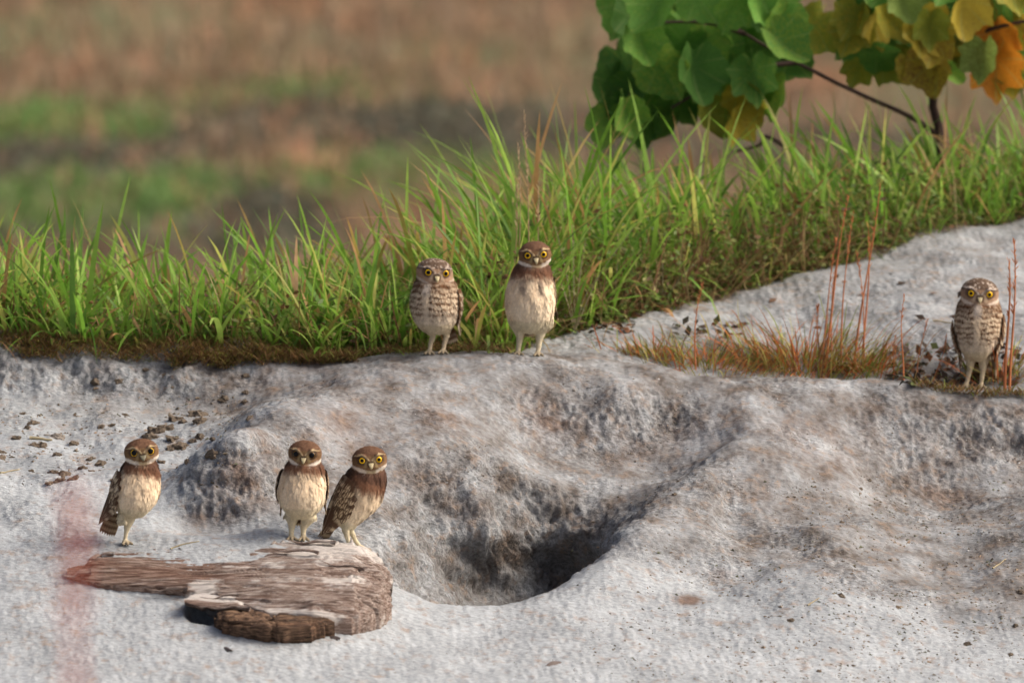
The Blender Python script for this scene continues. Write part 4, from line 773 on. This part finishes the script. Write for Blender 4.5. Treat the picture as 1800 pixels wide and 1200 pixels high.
# ------------------------------------------------------------------ stones, clods, litter
M_CLOD = mat('soil_clod', .95, False, lin(126, 114, 100), var=.35, nscale=120, bump=.002, bscale=260, spec=.1)
M_CLODP = mat('pale_clod', .95, False, lin(160, 152, 142), var=.3, nscale=110, bump=.002, bscale=260, spec=.1)
M_ROCK = mat('dark_stone', .8, False, lin(72, 58, 54), var=.3, nscale=70, bump=.002, bscale=160)
import bmesh
def rock_mesh(seed, sub=2):
    bm = bmesh.new(); bmesh.ops.create_icosphere(bm, subdivisions=sub, radius=1)
    V = np.array([v.co[:] for v in bm.verts]); d = 1+.5*perlin(V*1.3+seed*7.1)+.34*perlin(V*3.1+seed*3.3)+.2*perlin(V*6.7+seed)
    for v, k in zip(bm.verts, d): v.co = v.co*k; v.co.z *= .7
    me = bpy.data.meshes.new('clod'); bm.to_mesh(me); bm.free(); me.polygons.foreach_set('use_smooth', [False]*len(me.polygons)); return me
RM = [rock_mesh(i, 3) for i in range(5)]
for m_ in RM: m_.materials.append(M_CLOD)
RMP = [m_.copy() for m_ in RM]; RMD = [m_.copy() for m_ in RM]
for m_ in RMP: m_.materials[0] = M_CLODP
for m_ in RMD: m_.materials[0] = M_ROCK
def put_rock(name, meshes, px, py, r, label, cat, group, rg):
    b = hit(px, py); o = bpy.data.objects.new(name, meshes[rg.integers(5)]); C.objects.link(o); k = r/S*.95
    o.location = (b[0], b[1], b[2]-k*.05); o.scale = (k*rg.uniform(.8, 1.3), k*rg.uniform(.8, 1.2), k*rg.uniform(.7, 1.1)); o.rotation_euler = (rg.uniform(-.4, .4), rg.uniform(-.4, .4), rg.uniform(0, 6.3)); tag(o, label, cat, group); return o
CL = [(170,672,11),(208,672,12),(60,745,10),(48,752,9),(30,770,9),(98,768,15),(60,782,8),(75,783,9),(130,780,9),(178,750,9),(195,748,7),(310,738,14),(322,742,10),(350,732,17),(352,742,15),(275,760,18),(290,755,16),(268,770,13),(305,772,12),(255,768,9),(318,785,14),(300,790,11),(340,775,8),(352,768,10),(372,798,13),(376,772,7),(158,808,10),(176,816,11),(145,823,8),(95,830,10),(112,835,13),(105,845,10),(128,842,11),(88,850,8),(55,828,6),(160,828,6),(220,730,7),(38,728,7),(0,805,10),(2,795,8),(100,800,8),(285,812,8),(330,812,7),(395,700,10),(430,706,9),(432,690,8),(440,735,8),(300,680,7),(290,660,7),(255,650,7),(430,660,9),(380,640,8),(200,845,6)]
for (px, py, r) in CL: put_rock('soil_clod', RM if (px, py) != (98, 768) else RMP, px, py, r*.95, ('large crumbly brown clod in the heap between the one-legged owl and the mound' if r >= 14 else 'crumbly brown soil clod lying on the white sand below the turf') if (px, py) != (98, 768) else 'single pale pinkish clod among the brown clods on the sand', 'clod', ('large clods by the mound' if r >= 14 else 'soil clods on the left sand') if (px, py) != (98, 768) else None, rg)
for (px, py, r, lb) in [(1062,566,15,'largest dark red-brown stone at the edge of the rear sand'),(1098,560,11,'grey-brown stone beside the largest dark stone'),(1118,556,11,'dark stone next to the grassy foot of the rear slope'),(1040,575,8,'small dark stone nearest the tall cream-bellied owl')]: put_rock('dark_stone', RMD, px, py, r, lb, 'stone', 'dark stones by the rear sand', rg)
for (px, py, r) in [(1185,870,9),(1480,918,6),(1512,860,7),(1700,1132,9),(1440,1180,8),(1500,1170,7),(1775,1150,9),(1785,1100,8),(1580,1068,9),(1480,1048,9),(1390,1090,8),(1795,1040,9),(1565,985,7)]: put_rock('earth_lump', RM, px, py, r*.7, 'dark earth lump on the pale right-hand slope', 'clod', 'earth lumps on the right slope', rg)
# gravel and crumbs: far too many to count
def crumbs(n, sampler, s0, s1, pal, pr, rg):
    pts = []
    while len(pts) < n:
        px, py = sampler(rg); pts.append((px, py))
    b = []
    pts = np.array(pts); v0 = (600-pts[:, 1])/S/DIST; u0 = (pts[:, 0]-900)/S/DIST; cp, sp = math.cos(PITCH), math.sin(PITCH)
    d = np.stack([u0, cp+v0*sp, -sp+v0*cp], 1); lo = np.full(n, 11.8); out = np.full(n, np.nan)
    for t in np.arange(11.8, 15.6, .008):
        q = CAM+t*d; hh = q[:, 2] < H(q[:, 0], q[:, 1]); new = hh & np.isnan(out); out[new] = t
    ok = ~np.isnan(out); B = CAM+out[ok, None]*d[ok]; n = len(B)
    base = np.array([[1, 0, 0], [-.5, .87, 0], [-.5, -.87, 0], [.1, .1, .5], [0, 0, -.6]]); tri = np.array([[0, 1, 3], [1, 2, 3], [2, 0, 3], [1, 0, 4], [2, 1, 4], [0, 2, 4]])
    s = np.exp(rg.uniform(math.log(s0), math.log(s1), n)); an = rg.uniform(0, 6.28, n); bb = base[None]*rg.uniform(.5, 1.4, (n, 5, 1)); ca, sa = np.cos(an)[:, None], np.sin(an)[:, None]
    bb = np.stack([bb[..., 0]*ca-bb[..., 1]*sa, bb[..., 0]*sa+bb[..., 1]*ca, bb[..., 2]], -1)*s[:, None, None]
    V = (B[:, None]+bb).reshape(-1, 3); F = ((np.arange(n)*5)[:, None, None]+tri).reshape(-1, 3); return V, F, np.repeat(pick(pal, pr, n, rg), 5, 0)
def lowright(r_):
    while True:
        px = r_.uniform(1000, 1800); py = r_.uniform(840, 1200)
        if r_.random() < smooth(0, 1, ((px-1000)/700+(py-880)/500)/1.3)*(.25+.75*(perlin(np.array([[px/90, py/45, 0]]))[0] > 0)): return px, py
def leftflat(r_):
    while True:
        px = r_.uniform(0, 420); py = abs(r_.normal(0, 60))+680 if r_.random() < .5 else r_.normal(790, 50)
        if py < 900 and r_.random() < .3+.7*(perlin(np.array([[px/50, py/30, 3]]))[0] > 0): return px, py
def nohole(p): return p if not (720 < p[0] < 1130 and 860 < p[1] < 1065) else (p[0]+430, p[1])
def allover(r_): return nohole((r_.uniform(0, 1800), r_.uniform(690, 1200)))
pg = [lin(104, 96, 84), lin(128, 114, 98), lin(98, 100, 82), lin(150, 130, 110)]
def mounds(r_): return nohole((r_.uniform(380, 1800), r_.uniform(650, 1000)))
ps = [lin(158, 154, 150), lin(142, 134, 124), lin(122, 112, 102), lin(172, 172, 172)]
cr_ = [crumbs(9000, mounds, .0012, .0042, ps, [3, 3, 3, 2], rg), crumbs(5000, allover, .001, .003, ps, [2, 3, 3, 1], rg), crumbs(5500, lowright, .0013, .0060, pg, [4, 3, 2, 1], rg), crumbs(1100, leftflat, .0015, .007, pg, [4, 3, 1, 2], rg), crumbs(2200, allover, .001, .0032, pg, [3, 3, 1, 3], rg)]
V, F, c_ = join(cr_)
tag(mesh_obj('gravel', V, F, mat('soil_crumbs', .95, True, var=.2, nscale=200, spec=.1), col=c_, smooth_shade=False), 'scattered dark soil crumbs over the white sand', 'gravel', kind='stuff')
# leaf litter behind the crest on the right
def litter(n, px0, px1, py0, py1, rg):
    P = np.array([hit(rg.uniform(px0, px1), rg.uniform(py0, py1)) for _ in range(n)]); P[:, 2] += .004; return leaflets(P, .012, .035, [lin(74, 62, 54), lin(98, 76, 60), lin(62, 58, 48), lin(120, 84, 62), lin(84, 92, 56)], [4, 3, 3, 2, 1], rg, .55)
V, F, c_ = join([litter(260, 1570, 1800, 610, 680, rg), litter(50, 1180, 1300, 570, 600, rg), litter(50, 1000, 1120, 560, 590, rg), litter(14, 1340, 1700, 480, 580, rg)])
tag(mesh_obj('leaf_litter', V, F, M_DRY, col=c_), 'dark fallen leaves strewn on the sand behind the crest', 'leaf litter', kind='stuff')
M_DEAD = mat('dead_leaf', .8, False, lin(104, 94, 90), var=.25, nscale=90)
DL = leaf_mesh(40, 5, 1.1); DL.materials.append(M_DEAD)
for (px, py, sz, rz, lb) in [(400,1142,24,.6,'curled grey dead leaf on the sand below the log'),(975,1166,26,2.2,'dark narrow dead leaf on the sand below the burrow mouth'),(590,1122,17,1.2,'tiny dead leaf beside the bark of the log'),(1160,488,34,.3,'brown fallen leaf on the rear sand slope'),(1518,520,26,1.9,'reddish fallen leaf beneath the tall orange stalks'),(1590,545,18,2.7,'small brown leaf on the rear sand beside the stalks')]:
    b = hit(px, py); o = bpy.data.objects.new('dead_leaf', DL); C.objects.link(o); k = sz/S*1.1; o.scale = (k*.5, k, k); o.location = (b[0], b[1], b[2]+.006); o.rotation_euler = (.15, .1, rz); tag(o, lb, 'leaf')
def twig(px0, py0, px1, py1, r, lb):
    a, b = hit(px0, py0), hit(px1, py1); e = a.copy(); n = 8; K = [a+(b-a)*t for t in np.linspace(0, 1, 5)]
    for k in K: k[2] = H(k[0], k[1])[0]+r*.7
    o = tube('twig', K, r, r*.5, M_STEM, None, e, 10); o.location = e; tag(o, lb, 'twig')
for t_ in [(52,772,92,776,.004,'thick pale stick beside the pale pinkish clod'),(0,832,34,826,.0022,'thin twig on the sand below the soil clods'),(300,965,350,952,.0018,'fine dark twig behind the log near the one-legged owl'),(1420,1065,1440,1052,.0018,'short twig on the right slope below the hollow'),(1745,1000,1768,984,.0022,'red-brown twig high on the right slope'),(1640,565,1680,572,.002,'dark twig on the rear sand behind the pale barred owl')]: twig(*t_)
# ------------------------------------------------------------------ the field far behind
def fy(py, h=.3): # depth where the sight line of a photo row meets the field
    v0 = (600-py)/S/DIST; cp, sp = math.cos(PITCH), math.sin(PITCH); return CAM[1]+(CAM[2]+FIELD-h)/(sp-v0*cp)*(cp+v0*sp)
def field_blades(n, x0, x1, y0, y1, L0, L1, W0, W1, pal, pr, rg, dens=None):
    x = rg.uniform(x0, x1, n*3); y = rg.uniform(y0, y1, n*3)
    if dens is not None: k = rg.random(n*3) < dens(x, y); x, y = x[k], y[k]
    x, y = x[:n], y[:n]; n = len(x); c = pick(pal, pr, n, rg); return blades(np.stack([x, y, H(x, y)], 1), rg.uniform(L0, L1, n), rg.uniform(W0, W1, n), rg.uniform(0, 6.28, n), np.abs(rg.normal(.15, .15, n)), rg.gamma(2, .2, n), c, c, 3, rg=rg)
nf = lambda x, y, s, o: perlin(np.stack([x*s, y*s*.5, x*0+o], -1))
b1 = field_blades(70000, -17, 17, 34, 105, .2, .45, .02, .045, [lin(170, 140, 116), lin(152, 132, 112), lin(178, 138, 108), lin(140, 126, 106), lin(140, 134, 102)], [5, 4, 3, 3, 3], rg, lambda x, y: .25+.75*smooth(-.25, .25, nf(x, y, .5, 0)))
b2 = field_blades(9000, -17, 17, 34, 105, .3, .55, .025, .05, [lin(198, 152, 120), lin(190, 144, 114)], [1, 1], rg, lambda x, y: smooth(.1, .4, nf(x, y, .7, 6)))
tag(mesh_obj('field_dry_grass', *join([b1, b2])[:2], M_DRY, col=join([b1, b2])[2]), 'tall tan and reddish dry grass covering the far field', 'dry grass', kind='stuff')
def mound(px, py, wpx, n, pal, h, rg, dep=2.2):
    y0 = fy(py); c = pix(px, py, y0); sc = (y0-CAM[1])/DIST; w_ = wpx/S*sc/2
    n = int(n*2.4); h *= .35; w_ *= 1.3; x = c[0]+rg.normal(0, .5, n)*w_; y = y0+rg.normal(0, .5, n)*dep; z = H(x, y)+rg.random(n)*h*np.exp(-((x-c[0])/w_)**2); return leaflets(np.stack([x, y, z], 1), .08, .2, pal, [1]*len(pal), rg, .5)
gp = [lin(116, 150, 82), lin(130, 160, 92), lin(104, 136, 76)]
V, F, c_ = join([mound(60,190,190,1500,gp,.7,rg), mound(70,310,260,1900,gp,.6,rg), mound(290,300,220,1300,gp,.5,rg), mound(-160,250,200,1200,gp,.6,rg), mound(640,275,420,1500,gp,.4,rg), mound(450,160,500,900,gp,.3,rg), mound(150,345,420,1200,gp,.4,rg), mound(900,265,300,900,gp,.4,rg), mound(250,185,160,500,gp,.4,rg), mound(760,255,260,700,gp,.35,rg), mound(560,120,300,350,gp,.3,rg), mound(2100,180,400,900,gp,.5,rg)])
tag(mesh_obj('field_green_herbs', V, F, M_GRASS, col=c_), 'soft bright green herb patches in the far field', 'herbs', kind='stuff')
dp = [lin(102, 102, 84), lin(110, 100, 86), lin(94, 100, 88)]
V, F, c_ = join([mound(80,262,330,2400,dp,.6,rg), mound(540,190,420,2600,dp,.55,rg), mound(820,205,520,3800,dp,.75,rg), mound(1000,220,420,2600,dp,.7,rg), mound(470,335,240,1200,dp,.35,rg), mound(200,380,500,1600,dp,.3,rg), mound(1500,230,600,2200,dp,.6,rg), mound(300,250,150,800,dp,.5,rg)])
tag(mesh_obj('field_scrub', V, F, M_DRY, col=c_), 'dull dark low scrub lying across the far field', 'scrub', kind='stuff')
